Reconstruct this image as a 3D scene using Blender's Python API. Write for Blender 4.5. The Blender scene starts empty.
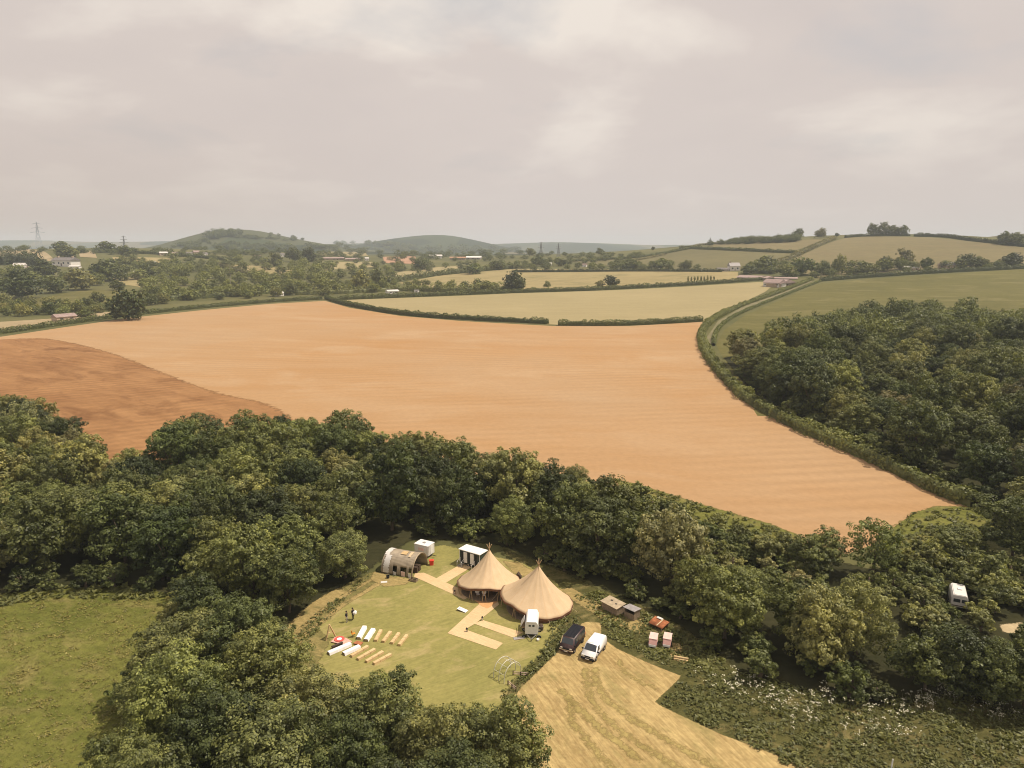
import bpy, bmesh, math, random
import numpy as np
from mathutils import Vector, Matrix

random.seed(7)
RNG = np.random.default_rng(11)
C = bpy.context.scene.collection
SC = bpy.context.scene
R = math.radians

# ------------------------------------------------------------------ camera model
F = 711.0; CH = 52.0; PITCH = math.atan((384 - 246) / F)
ct, st = math.cos(PITCH), math.sin(PITCH)

def ss(a, b, t):
    u = np.clip((t - a) / (b - a), 0, 1)
    return u * u * (3 - 2 * u)

def gau(x, c, sl, sr):
    s = np.where(x < c, sl, sr)
    return np.exp(-.5 * ((x - c) / s) ** 2)

def H(x, y):
    x = np.asarray(x, float); y = np.asarray(y, float)
    z = 26 * ss(600, 2200, y) - 26 * ss(2300, 3600, y)
    z = z + 62 * gau(x, 744, 390, 300) * gau(y, 1400, 420, 350)
    z = z + 33 * gau(x, -850, 380, 380) * gau(y, 1450, 350, 300)
    z = z + (66 * gau(x, -1130, 110, 150) + 56 * gau(x, -930, 150, 240)) * gau(y, 2800, 280, 300)
    z = z + (88 * gau(x, -680, 300, 260) + 72 * gau(x, -330, 200, 280)) * gau(y, 4500, 400, 400)
    z = z + (66 + 11 * np.sin(x / 700 + 1) + 8 * np.sin(x / 260.0) + 20 * ss(0, -2500, x)) * gau(y, 6500, 450, 450)
    z = z + 62 * gau(x, 1500, 260, 300) * gau(y, 2000, 250, 250)
    z = z + 1.3 * np.sin(x / 90 + .5) * np.sin(y / 120) * ss(180, 420, y)
    return z

def _ss(a, b, t):
    u = min(1., max(0., (t - a) / (b - a))); return u * u * (3 - 2 * u)
def _g(x, c, sl, sr):
    q = (x - c) / (sl if x < c else sr)
    return math.exp(-.5 * q * q) if abs(q) < 6 else 0.

def h1(x, y):
    """the same terrain for one point"""
    z = 26 * _ss(600, 2200, y) - 26 * _ss(2300, 3600, y)
    z += 62 * _g(x, 744, 390, 300) * _g(y, 1400, 420, 350) + 33 * _g(x, -850, 380, 380) * _g(y, 1450, 350, 300)
    z += (66 * _g(x, -1130, 110, 150) + 56 * _g(x, -930, 150, 240)) * _g(y, 2800, 280, 300)
    z += (88 * _g(x, -680, 300, 260) + 72 * _g(x, -330, 200, 280)) * _g(y, 4500, 400, 400)
    z += (66 + 11 * math.sin(x / 700 + 1) + 8 * math.sin(x / 260.0) + 20 * _ss(0, -2500, x)) * _g(y, 6500, 450, 450)
    z += 62 * _g(x, 1500, 260, 300) * _g(y, 2000, 250, 250)
    return z + 1.3 * math.sin(x / 90 + .5) * math.sin(y / 120) * _ss(180, 420, y)

def ray(px, py):
    u = (px - 512) / F; v = (384 - py) / F
    return np.array([u, ct + v * st, -st + v * ct])

def G(px, py, h=0.0):
    """ground point (or point at height h above it) seen at a pixel of the photograph"""
    for k in range(60):
        d = ray(px, py + k * .25)
        t = 30.0
        last = t
        while t < 8500:
            p = d * t
            if CH + p[2] - h1(p[0], p[1]) - h < 0:
                a, b = last, t
                for _ in range(30):
                    m = (a + b) / 2; q = d * m
                    if CH + q[2] - h1(q[0], q[1]) - h < 0: b = m
                    else: a = m
                q = d * b
                return Vector((q[0], q[1], h1(q[0], q[1])))
            last = t
            t *= 1.02
    raise ValueError((px, py))

def proj(p):
    x, y, z = p[0], p[1], p[2] - CH
    dz = y * ct - z * st; up = y * st + z * ct
    return 512 + F * x / dz, 384 - F * up / dz

def mpp(p):
    return (p[1] * ct - (p[2] - CH) * st) / F          # metres per pixel there

# ------------------------------------------------------------------ materials
def new_mat(name):
    m = bpy.data.materials.new(name); m.use_nodes = True
    nt = m.node_tree; nt.nodes.clear()
    out = nt.nodes.new('ShaderNodeOutputMaterial')
    return m, nt, out

def N(nt, typ, **kw):
    n = nt.nodes.new(typ)
    for k, v in kw.items():
        if k.startswith('i_'):
            n.inputs[k[2:].replace('_', ' ')].default_value = v
        else: setattr(n, k, v)
    return n

def ramp(nt, fac, stops):
    r = nt.nodes.new('ShaderNodeValToRGB')
    while len(r.color_ramp.elements) < len(stops): r.color_ramp.elements.new(.5)
    for e, (p, c) in zip(r.color_ramp.elements, stops):
        e.position = p; e.color = (*c, 1) if len(c) == 3 else c
    nt.links.new(fac, r.inputs[0])
    return r.outputs[0]

def mix(nt, a, b, fac, mode='MIX'):
    m = nt.nodes.new('ShaderNodeMix'); m.data_type = 'RGBA'; m.blend_type = mode
    if isinstance(fac, float): m.inputs[0].default_value = fac
    else: nt.links.new(fac, m.inputs[0])
    for i, s in ((6, a), (7, b)):
        if isinstance(s, tuple): m.inputs[i].default_value = (*s, 1)
        else: nt.links.new(s, m.inputs[i])
    return m.outputs[2]

def noise(nt, scale, detail=4, rough=.55, rot=0, stretch=(1, 1, 1), dist=0):
    tc = N(nt, 'ShaderNodeTexCoord'); mp = N(nt, 'ShaderNodeMapping')
    mr_ = N(nt, 'ShaderNodeMapping'); mr_.inputs['Rotation'].default_value = (0, 0, rot); mp.inputs['Scale'].default_value = stretch
    nt.links.new(tc.outputs['Object'], mr_.inputs[0]); nt.links.new(mr_.outputs[0], mp.inputs[0])
    n = N(nt, 'ShaderNodeTexNoise'); n.inputs['Scale'].default_value = scale
    n.inputs['Detail'].default_value = detail; n.inputs['Roughness'].default_value = rough
    n.inputs['Distortion'].default_value = dist
    nt.links.new(mp.outputs[0], n.inputs['Vector'])
    return n.outputs[0]

def solid(name, col, rough=.6, var=.12, scale=6, metal=0, spec=.4, bump=0):
    m, nt, out = new_mat(name)
    b = N(nt, 'ShaderNodeBsdfPrincipled'); b.inputs['Roughness'].default_value = rough
    b.inputs['Metallic'].default_value = metal; b.inputs['Specular IOR Level'].default_value = spec
    n = noise(nt, scale, 5)
    lo = tuple(c * (1 - var) for c in col); hi = tuple(min(1, c * (1 + var)) for c in col)
    nt.links.new(ramp(nt, n, [(.3, lo), (.7, hi)]), b.inputs['Base Color'])
    if bump:
        bp = N(nt, 'ShaderNodeBump'); bp.inputs['Strength'].default_value = bump
        nt.links.new(n, bp.inputs['Height']); nt.links.new(bp.outputs[0], b.inputs['Normal'])
    nt.links.new(b.outputs[0], out.inputs[0])
    return m

def field_mat(name, c0, c1, rot=0, big=.012, streak=.03, stretch=30, fine=.5, c2=None, bump=.25, fstr=.35, bdist=.3, sstr=.3, soft=0, lines=None):
    """ground cover: large soft patches, streaks along the working direction and a fine grain"""
    m, nt, out = new_mat(name)
    b = N(nt, 'ShaderNodeBsdfPrincipled'); b.inputs['Roughness'].default_value = .95
    b.inputs['Specular IOR Level'].default_value = .1
    nb = noise(nt, big, 4, .6)
    ns = noise(nt, streak * stretch, 3, .6, rot, (1 / stretch, 1, 1), .3)
    nf = noise(nt, fine, 6, .7)
    col = ramp(nt, nb, [(.35, c0), (.68, c1)])
    s2 = ramp(nt, ns, [(.35, tuple(c * .84 for c in c0)), (.65, tuple(min(1, c * 1.1) for c in c1))])
    col = mix(nt, col, s2, sstr)
    if c2:
        n2 = noise(nt, big * 4, 5, .65, rot, (.5, 1, 1), .5)
        f2 = ramp(nt, n2, [(.52, (0, 0, 0)), (.68, (1, 1, 1))])
        col = mix(nt, col, c2, f2)
    g = ramp(nt, nf, [(.25, (.55,) * 3), (.75, (1.42,) * 3)])
    col = mix(nt, col, g, fstr, 'MULTIPLY')
    if lines:                                             # drill lines: thin parallel bands of slightly different straw
        per, ang, amp = lines
        tc = N(nt, 'ShaderNodeTexCoord'); mp = N(nt, 'ShaderNodeMapping'); mp.inputs['Rotation'].default_value = (0, 0, ang)
        nt.links.new(tc.outputs['Object'], mp.inputs[0])
        wv = N(nt, 'ShaderNodeTexWave'); wv.bands_direction = 'Y'; wv.inputs['Scale'].default_value = .314 / per * 1.0
        wv.inputs['Distortion'].default_value = 2.5; wv.inputs['Detail'].default_value = 3; wv.inputs['Detail Scale'].default_value = .12
        nt.links.new(mp.outputs[0], wv.inputs['Vector'])
        fade = ramp(nt, noise(nt, .02, 3), [(.4, (0, 0, 0)), (.65, (1, 1, 1))])
        lc = ramp(nt, wv.outputs[0], [(.1, (1 - amp,) * 3), (.9, (1 + amp,) * 3)])
        col = mix(nt, col, mix(nt, col, lc, 1.0, 'MULTIPLY'), fade)
    nt.links.new(col, b.inputs['Base Color'])
    if bump:
        bp = N(nt, 'ShaderNodeBump'); bp.inputs['Strength'].default_value = bump; bp.inputs['Distance'].default_value = bdist
        nt.links.new(nf, bp.inputs['Height']); nt.links.new(bp.outputs[0], b.inputs['Normal'])
    if soft:                                              # the cover thins out raggedly over the last metres
        at = N(nt, 'ShaderNodeAttribute'); at.attribute_name = 'sd'
        def mm(op, a, c):
            q = N(nt, 'ShaderNodeMath', operation=op); q.use_clamp = op == 'MULTIPLY' and c is None
            for i, s_ in enumerate((a, c)):
                if isinstance(s_, (int, float)): q.inputs[i].default_value = s_
                else: nt.links.new(s_, q.inputs[i])
            return q.outputs[0]
        n1 = mm('SUBTRACT', noise(nt, 1.3 / soft, 6, .7), .5)
        v_ = mm('ADD', mm('DIVIDE', at.outputs['Fac'], soft), mm('MULTIPLY', n1, 2.0))
        al = ramp(nt, mm('ADD', v_, .5), [(.25, (0, 0, 0)), (.75, (1, 1, 1))])
        tr = N(nt, 'ShaderNodeBsdfTransparent'); ms = N(nt, 'ShaderNodeMixShader')
        nt.links.new(al, ms.inputs[0]); nt.links.new(tr.outputs[0], ms.inputs[1]); nt.links.new(b.outputs[0], ms.inputs[2])
        nt.links.new(ms.outputs[0], out.inputs[0]); m['soft'] = soft
    else: nt.links.new(b.outputs[0], out.inputs[0])
    return m

def ground_mat():
    m, nt, out = new_mat('grassland')
    b = N(nt, 'ShaderNodeBsdfPrincipled'); b.inputs['Roughness'].default_value = .95; b.inputs['Specular IOR Level'].default_value = .1
    tc = N(nt, 'ShaderNodeTexCoord'); mp = N(nt, 'ShaderNodeMapping'); mp.inputs['Rotation'].default_value = (0, 0, .4); mp.inputs['Scale'].default_value = (1, .55, 1)
    nt.links.new(tc.outputs['Object'], mp.inputs[0])
    vo = N(nt, 'ShaderNodeTexVoronoi'); vo.inputs['Scale'].default_value = .0042; vo.inputs['Randomness'].default_value = .9
    nt.links.new(mp.outputs[0], vo.inputs['Vector'])
    sp = N(nt, 'ShaderNodeSeparateColor'); nt.links.new(vo.outputs['Color'], sp.inputs[0])
    r = ramp(nt, sp.outputs[0], [(0, (.024, .034, .017)), (.40, (.034, .045, .020)), (.42, (.07, .075, .035)), (.62, (.10, .095, .042)), (.64, (.045, .057, .025)), (.84, (.13, .11, .06)), (1, (.17, .135, .08))])
    r.node.color_ramp.interpolation = 'CONSTANT'
    near = ramp(nt, noise(nt, .01, 4), [(.35, (.085, .088, .034)), (.7, (.135, .125, .05))])
    sx = N(nt, 'ShaderNodeSeparateXYZ'); nt.links.new(tc.outputs['Object'], sx.inputs[0])
    mr = N(nt, 'ShaderNodeMapRange'); mr.inputs[1].default_value = 1500; mr.inputs[2].default_value = 2300; nt.links.new(sx.outputs[1], mr.inputs[0])
    c = mix(nt, near, r, mr.outputs[0])
    g = ramp(nt, noise(nt, .25, 6, .7), [(.25, (.7,) * 3), (.75, (1.3,) * 3)])
    nt.links.new(mix(nt, c, g, .5, 'MULTIPLY'), b.inputs['Base Color'])
    nt.links.new(b.outputs[0], out.inputs[0])
    return m

def leaf_mat(name, trans=.22, warm=(1.3, 1.3, .6)):
    m, nt, out = new_mat(name)
    oi = N(nt, 'ShaderNodeObjectInfo'); at = N(nt, 'ShaderNodeAttribute'); at.attribute_name = 'tone'
    k = ramp(nt, at.outputs['Fac'], [(0, (.50, .54, .55)), (.5, (1, 1, 1)), (1, (1.8, 1.7, 1.5))])
    col = mix(nt, oi.outputs['Color'], k, 1.0, 'MULTIPLY')
    rr = ramp(nt, oi.outputs['Random'], [(0, (.86, .9, .9)), (1, (1.14, 1.1, 1.05))])
    col = mix(nt, col, rr, 1.0, 'MULTIPLY')
    d = N(nt, 'ShaderNodeBsdfPrincipled'); d.inputs['Roughness'].default_value = .5
    d.inputs['Specular IOR Level'].default_value = .3
    t = N(nt, 'ShaderNodeBsdfTranslucent')
    w = mix(nt, col, warm, 1.0, 'MULTIPLY')
    nt.links.new(col, d.inputs['Base Color']); nt.links.new(w, t.inputs[0])
    ms = N(nt, 'ShaderNodeMixShader'); ms.inputs[0].default_value = trans
    nt.links.new(d.outputs[0], ms.inputs[1]); nt.links.new(t.outputs[0], ms.inputs[2])
    nt.links.new(ms.outputs[0], out.inputs[0])
    return m

M = {}
M['leaf'] = leaf_mat('foliage')
M['bark'] = solid('bark', (.12, .09, .06), .9, .3, 3)
M['ground'] = ground_mat()
M['straw'] = field_mat('harvested straw', (.368, .211, .092), (.372, .254, .148), R(9), .006, .014, 6, .6, (.40, .268, .152), .3, .2, .3, .18, lines=(5.5, R(-7), .05))
M['plough'] = field_mat('worked brown soil', (.225, .112, .046), (.325, .180, .080), R(38), .018, .03, 5, .35, (.165, .078, .032), .4, .35, .3, .3, soft=4, lines=(5, R(-30), .12))
M['pale'] = field_mat('pale ripening crop', (.275, .228, .118), (.325, .268, .143), R(6), .008, .03, 14, .4, None, .2, .2, lines=(9, R(4), .05))
M['pasture'] = field_mat('grazed pasture', (.098, .092, .028), (.135, .122, .040), R(10), .012, .03, 8, .35, (.165, .145, .058), .3, .35)
M['hillgrass'] = field_mat('dry hill grass', (.145, .122, .060), (.19, .158, .078), R(-8), .006, .02, 7, .15, (.17, .135, .07), .2, .3)
M['hillgreen'] = field_mat('green hill grass', (.120, .108, .05), (.16, .14, .066), R(6), .006, .02, 7, .15, None, .2, .3)
M['yellow'] = field_mat('yellow grass', (.24, .195, .092), (.325, .262, .130), R(5), .012, .03, 8, .3, (.19, .165, .075), .2, .35)
M['tan'] = field_mat('tan field', (.29, .225, .13), (.35, .275, .165), R(5), .012, .04, 10, .3)
M['red'] = field_mat('red soil', (.34, .19, .12), (.42, .26, .17), 0, .012, .04, 10, .3)
M['lawn'] = field_mat('mown lawn', (.212, .200, .064), (.300, .262, .092), R(-30), .07, .5, 8, 1.6, (.36, .29, .13), .3, .42, .08, .3, soft=.7)
M['meadow'] = field_mat('long meadow grass', (.112, .123, .026), (.188, .182, .046), R(25), .06, .2, 4, 1.1, (.215, .185, .065), .9, .6, .5, .35, soft=1.2)
M['rough'] = field_mat('rough grass', (.060, .062, .020), (.115, .105, .036), R(-30), .07, .3, 4, 1.0, (.22, .18, .075), .9, .6, .5, .35, soft=1.2)
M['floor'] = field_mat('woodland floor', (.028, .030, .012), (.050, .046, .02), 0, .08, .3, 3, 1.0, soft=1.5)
M['track'] = field_mat('dry mown straw', (.31, .215, .090), (.45, .34, .155), R(66), .06, .35, 9, 1.4, (.25, .205, .08), .5, .6, .1, .6, soft=.25)
M['tyre_mark'] = field_mat('flattened green grass', (.27, .208, .076), (.36, .28, .11), R(60), .2, .5, 5, 2.0, None, .3, .5, .06, soft=1.1)
M['wispy'] = field_mat('wispy straw verge', (.27, .205, .080), (.40, .30, .13), R(35), .15, .7, 7, 1.6, (.18, .155, .06), .6, .5, .2, .45, soft=.6)
M['matting'] = field_mat('pale matting', (.56, .40, .22), (.64, .47, .27), R(40), .3, 1.0, 5, 4, None, .2, .2, .02)
M['orange_mat'] = field_mat('orange matting', (.55, .30, .13), (.62, .35, .16), R(40), .3, 1.0, 5, 4, None, .2, .2, .02)
M['drygrass'] = field_mat('drying verge grass', (.14, .13, .045), (.235, .195, .075), R(35), .12, .5, 4, 1.4, (.30, .235, .095), .7, .55, .3, .4, soft=.8)
M['dirt'] = field_mat('dirt track', (.42, .33, .19), (.52, .42, .26), R(-4), .2, .5, 4, 1.5, soft=.4)
M['lane'] = field_mat('lane surface', (.15, .14, .075), (.22, .19, .11), 0, .1, .3, 4, 1.0)

def canvas_mat():
    m, nt, out = new_mat('tan canvas')
    b = N(nt, 'ShaderNodeBsdfPrincipled'); b.inputs['Roughness'].default_value = .85; b.inputs['Specular IOR Level'].default_value = .15
    n = noise(nt, 1.2, 4, .6, 0, (1, 1, .4))
    at = N(nt, 'ShaderNodeAttribute'); at.attribute_name = 'seam'
    c = ramp(nt, n, [(.3, (.60, .445, .275)), (.7, (.67, .505, .325))])
    c = mix(nt, c, (.62, .42, .235), ramp(nt, at.outputs['Fac'], [(.5, (0, 0, 0)), (1, (.5, .5, .5))]))
    nt.links.new(c, b.inputs['Base Color'])
    t = N(nt, 'ShaderNodeBsdfTranslucent'); nt.links.new(c, t.inputs[0])
    ms = N(nt, 'ShaderNodeMixShader'); ms.inputs[0].default_value = .07
    nt.links.new(b.outputs[0], ms.inputs[1]); nt.links.new(t.outputs[0], ms.inputs[2])
    nt.links.new(ms.outputs[0], out.inputs[0])
    return m
M['canvas'] = canvas_mat()
M['brown_canvas'] = solid('brown canvas', (.16, .075, .04), .85, .2, 2)
M['wood'] = solid('bare timber', (.42, .29, .16), .8, .25, 5)
M['oldwood'] = solid('weathered boards', (.24, .18, .12), .9, .3, 4, bump=.2)
M['darkwood'] = solid('dark stained wood', (.07, .045, .03), .8, .3, 5)
M['white'] = solid('white paint', (.78, .76, .73), .45, .05, 3)
M['offwhite'] = solid('weathered white panel', (.66, .63, .59), .5, .08, 2)
M['cloth'] = solid('white cloth', (.80, .77, .76), .9, .05, 4)
M['green'] = solid('dark green paint', (.035, .05, .038), .5, .15, 3)
M['black'] = solid('black rubber', (.018, .018, .018), .8, .2, 4)
M['blackpaint'] = solid('black vehicle paint', (.012, .013, .018), .5, .1, 2, spec=.2)
M['plum'] = solid('dark plum vehicle paint', (.055, .03, .03), .4, .15, 2, spec=.35)
M['whitepaint'] = solid('white vehicle paint', (.80, .79, .77), .3, .03, 1, spec=.5)
M['glass'] = solid('dark glass', (.035, .045, .055), .08, .1, 1, spec=.8)
M['lamp'] = solid('headlamp glass', (.7, .68, .6), .15, .05, 2, spec=.8)
M['chrome'] = solid('grey metal', (.5, .48, .45), .35, .1, 3, metal=.6)
M['cream'] = solid('cream paint', (.62, .48, .3), .5, .1, 3)
M['galv'] = solid('galvanised pipe', (.55, .53, .42), .5, .15, 4)
M['tin'] = solid('weathered tin sheet', (.30, .245, .175), .6, .25, 1.2, bump=.15)
M['tinroof'] = solid('buff tin roof', (.40, .32, .215), .7, .25, 1.5)
M['greyroof'] = solid('lead grey sheet roof', (.30, .275, .27), .6, .2, 2)
M['rust'] = solid('rusty iron sheet', (.33, .115, .045), .85, .45, 1.8, bump=.2)
M['pink'] = solid('faded pink panel', (.62, .36, .32), .6, .12, 2)
M['pinkroof'] = solid('pale pink panel', (.70, .50, .44), .6, .1, 2)
M['redplastic'] = solid('red plastic', (.68, .05, .025), .5, .08, 3)
M['orange'] = solid('orange paint', (.62, .25, .03), .6, .15, 4)
M['rug'] = solid('rust coloured rug', (.36, .13, .055), .95, .4, 5)
M['ring'] = solid('red woven rug', (.62, .10, .08), .95, .3, 5)
M['pinkcloth'] = solid('pink woven cloth', (.62, .36, .28), .95, .2, 4)
M['bale'] = field_mat('pale straw bale', (.52, .37, .19), (.66, .49, .27), 0, .6, 2, 4, 6, None, .6, .4, .04)
M['slate'] = solid('slate roof', (.165, .145, .14), .7, .2, .6)
M['tile'] = solid('pink grey roof tiles', (.30, .22, .20), .8, .2, .6)
M['render'] = solid('white rendered wall', (.74, .70, .66), .8, .05, .4)
M['stone'] = solid('buff stone wall', (.44, .34, .25), .85, .2, .8)
M['barn'] = solid('barn cladding', (.34, .31, .27), .7, .15, .4)
M['shedroof'] = solid('pale sheet roof', (.60, .56, .52), .6, .1, .3)
M['steel'] = solid('pylon steel', (.20, .21, .22), .5, .1, 1)
M['pole'] = solid('grey timber pole', (.30, .27, .22), .8, .2, 2)
M['skin'] = solid('skin', (.45, .27, .19), .6, .05, 10)
M['darkcloth'] = solid('dark clothing', (.02, .02, .024), .9, .2, 8)
M['greycloth'] = solid('pale trousers', (.36, .32, .27), .9, .15, 8)
M['hair'] = solid('dark hair', (.03, .02, .013), .7, .2, 20)
M['petal'] = solid('white petals', (.55, .52, .38), .9, .15, 3)

# ------------------------------------------------------------------ object helpers
def tag(o, label=None, cat=None, group=None, kind=None):
    if label: o['label'] = label
    if cat: o['category'] = cat
    if group: o['group'] = group
    if kind: o['kind'] = kind
    return o

def empty(name, loc, rz=0, label=None, cat=None, group=None):
    o = bpy.data.objects.new(name, None); C.objects.link(o)
    o.location = loc; o.rotation_euler = (0, 0, rz); o.empty_display_size = .3
    return tag(o, label, cat, group)

def copy_tree(o, parent=None):
    c = o.copy(); C.objects.link(c)
    if parent: c.parent = parent
    for ch in o.children: copy_tree(ch, c)
    return c

def np_mesh(name, V, Q, mat=None, tone=None):
    V = np.asarray(V, np.float32); Q = np.asarray(Q, np.int32)
    me = bpy.data.meshes.new(name)
    me.vertices.add(len(V)); me.vertices.foreach_set('co', V.ravel())
    k = Q.shape[1]
    me.loops.add(Q.size); me.loops.foreach_set('vertex_index', Q.ravel())
    me.polygons.add(len(Q)); me.polygons.foreach_set('loop_start', np.arange(0, Q.size, k, dtype=np.int32))
    me.update(calc_edges=True); me.validate()
    if tone is not None:
        a = me.attributes.new('tone', 'FLOAT', 'POINT'); a.data.foreach_set('value', np.asarray(tone, np.float32))
    if mat: me.materials.append(mat)
    return me

def obj(name, me, parent=None, loc=None, col=None):
    o = bpy.data.objects.new(name, me); C.objects.link(o)
    if parent: o.parent = parent
    if loc is not None: o.location = loc
    if col: o.color = (*col, 1)
    return o

class MB:
    def __init__(s): s.v = []; s.f = []
    def hexa(s, p):
        b = len(s.v); s.v += [tuple(q) for q in p]
        for f in ((0, 3, 2, 1), (4, 5, 6, 7), (0, 1, 5, 4), (1, 2, 6, 5), (2, 3, 7, 6), (3, 0, 4, 7)): s.f.append([b + i for i in f])
        return s
    def box(s, c, d, rot=None):
        x, y, z = (k / 2 for k in d)
        p = [Vector(q) for q in ((-x, -y, -z), (x, -y, -z), (x, y, -z), (-x, y, -z), (-x, -y, z), (x, -y, z), (x, y, z), (-x, y, z))]
        if rot is not None: p = [rot @ q for q in p]
        return s.hexa([q + Vector(c) for q in p])
    def tube(s, pts, r, n=8):
        pts = [Vector(p) for p in pts]
        rs = r if isinstance(r, (list, tuple)) else [r] * len(pts)
        rings = []
        for i, p in enumerate(pts):
            d = (pts[min(i + 1, len(pts) - 1)] - pts[max(i - 1, 0)]).normalized()
            a = d.orthogonal().normalized(); 
            if abs(d.z) < .99: a = d.cross(Vector((0, 0, 1))).normalized()
            else: a = (Vector((1, 0, 0)) - d * d.x).normalized()
            c = d.cross(a)
            b0 = len(s.v)
            for k in range(n):
                t = 2 * math.pi * k / n
                s.v.append(tuple(p + (a * math.cos(t) + c * math.sin(t)) * rs[i]))
            rings.append(b0)
        for i in range(len(rings) - 1):
            for k in range(n):
                s.f.append([rings[i] + k, rings[i] + (k + 1) % n, rings[i + 1] + (k + 1) % n, rings[i + 1] + k])
        s.f.append([rings[0] + k for k in reversed(range(n))]); s.f.append([rings[-1] + k for k in range(n)])
        return s
    def extrude(s, poly, y0, y1, scale=None):
        """poly of (x,z) extruded along y; scale(z) narrows the width with height"""
        n = len(poly); b = len(s.v); sc = scale or (lambda z: 1)
        for y in (y0, y1):
            for x, z in poly: s.v.append((x, y * sc(z), z))
        s.f.append([b + k for k in range(n)]); s.f.append([b + n + k for k in reversed(range(n))])
        for k in range(n): s.f.append([b + (k + 1) % n, b + k, b + n + k, b + n + (k + 1) % n])
        return s
    def lathe(s, prof, n=16, c=(0, 0, 0)):
        b = len(s.v)
        for r, z in prof:
            for k in range(n):
                t = 2 * math.pi * k / n; s.v.append((c[0] + r * math.cos(t), c[1] + r * math.sin(t), c[2] + z))
        for i in range(len(prof) - 1):
            for k in range(n):
                s.f.append([b + i * n + k, b + i * n + (k + 1) % n, b + (i + 1) * n + (k + 1) % n, b + (i + 1) * n + k])
        s.f.append([b + k for k in reversed(range(n))]); s.f.append([b + (len(prof) - 1) * n + k for k in range(n)])
        return s
    def quad(s, *p):
        b = len(s.v); s.v += [tuple(q) for q in p]; s.f.append(list(range(b, b + len(p)))); return s
    def mesh(s, name, mat, bevel=0, smooth=False):
        me = bpy.data.meshes.new(name)
        bm = bmesh.new()
        vs = [bm.verts.new(v) for v in s.v]
        for f in s.f:
            try: bm.faces.new([vs[i] for i in f])
            except ValueError: pass
        bmesh.ops.recalc_face_normals(bm, faces=bm.faces)
        if bevel:
            es = [e for e in bm.edges if len(e.link_faces) == 2 and e.calc_face_angle(0) > .5]
            bmesh.ops.bevel(bm, geom=es, offset=bevel, segments=2, affect='EDGES', clamp_overlap=True)
        bm.to_mesh(me); bm.free()
        if smooth:
            for p in me.polygons: p.use_smooth = True
        me.materials.append(mat)
        return me
    def build(s, name, mat, parent=None, bevel=0, smooth=False):
        return obj(name, s.mesh(name, mat, bevel, smooth), parent)

def along(A, B):
    """yaw of the line from A to B, and its length"""
    d = B - A
    return math.atan2(d.y, d.x), math.hypot(d.x, d.y)

# ------------------------------------------------------------------ terrain and sheets
def terrain():
    ys = [-260]
    while ys[-1] < 300: ys.append(ys[-1] + 8)
    while ys[-1] < 7300: ys.append(ys[-1] + min(70, 8 * (ys[-1] / 300)))
    ys = np.array(ys); us = np.linspace(-1, 1, 150)
    hw = 260 + .88 * np.clip(ys, 0, None)
    X = us[None, :] * hw[:, None]; Y = np.repeat(ys[:, None], len(us), 1)
    V = np.stack([X, Y, H(X, Y)], -1).reshape(-1, 3)
    n, m = X.shape
    idx = np.arange(n * m).reshape(n, m)
    Q = np.stack([idx[:-1, :-1], idx[:-1, 1:], idx[1:, 1:], idx[1:, :-1]], -1).reshape(-1, 4)
    me = np_mesh('ground', V, Q, M['ground'])
    me.polygons.foreach_set('use_smooth', [True] * len(me.polygons))
    tag(obj('ground', me), kind='structure')
terrain()

def catmull(pts, closed=True, n=6):
    P = [np.array(p, float) for p in pts]; out = []
    k = len(P); rng = range(k if closed else k - 1)
    for i in rng:
        if closed: a, b, c, d = P[(i - 1) % k], P[i], P[(i + 1) % k], P[(i + 2) % k]
        else: a, b, c, d = P[max(i - 1, 0)], P[i], P[i + 1], P[min(i + 2, k - 1)]
        for j in range(n):
            t = j / n
            out.append(.5 * ((2 * b) + (c - a) * t + (2 * a - 5 * b + 4 * c - d) * t * t + (-a + 3 * b - 3 * c + d) * t ** 3))
    if not closed: out.append(P[-1])
    return [tuple(p) for p in out]

def dense(pts, step, jit=0, rng=None):
    """subdivide a closed outline (ground xy) and roughen it"""
    out = []
    for i in range(len(pts)):
        a = np.array(pts[i][:2]); b = np.array(pts[(i + 1) % len(pts)][:2])
        n = max(1, int(np.linalg.norm(b - a) / step))
        for k in range(n):
            p = a + (b - a) * k / n
            if jit: p = p + RNG.normal(0, jit, 2) + jit * 2.2 * np.array([math.sin(p[0] * 1.3 + 2.1 * math.sin(p[1] * .7)), math.sin(p[1] * 1.5 + 1.7 * math.sin(p[0] * .9))])
            out.append(p)
    return out

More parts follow.
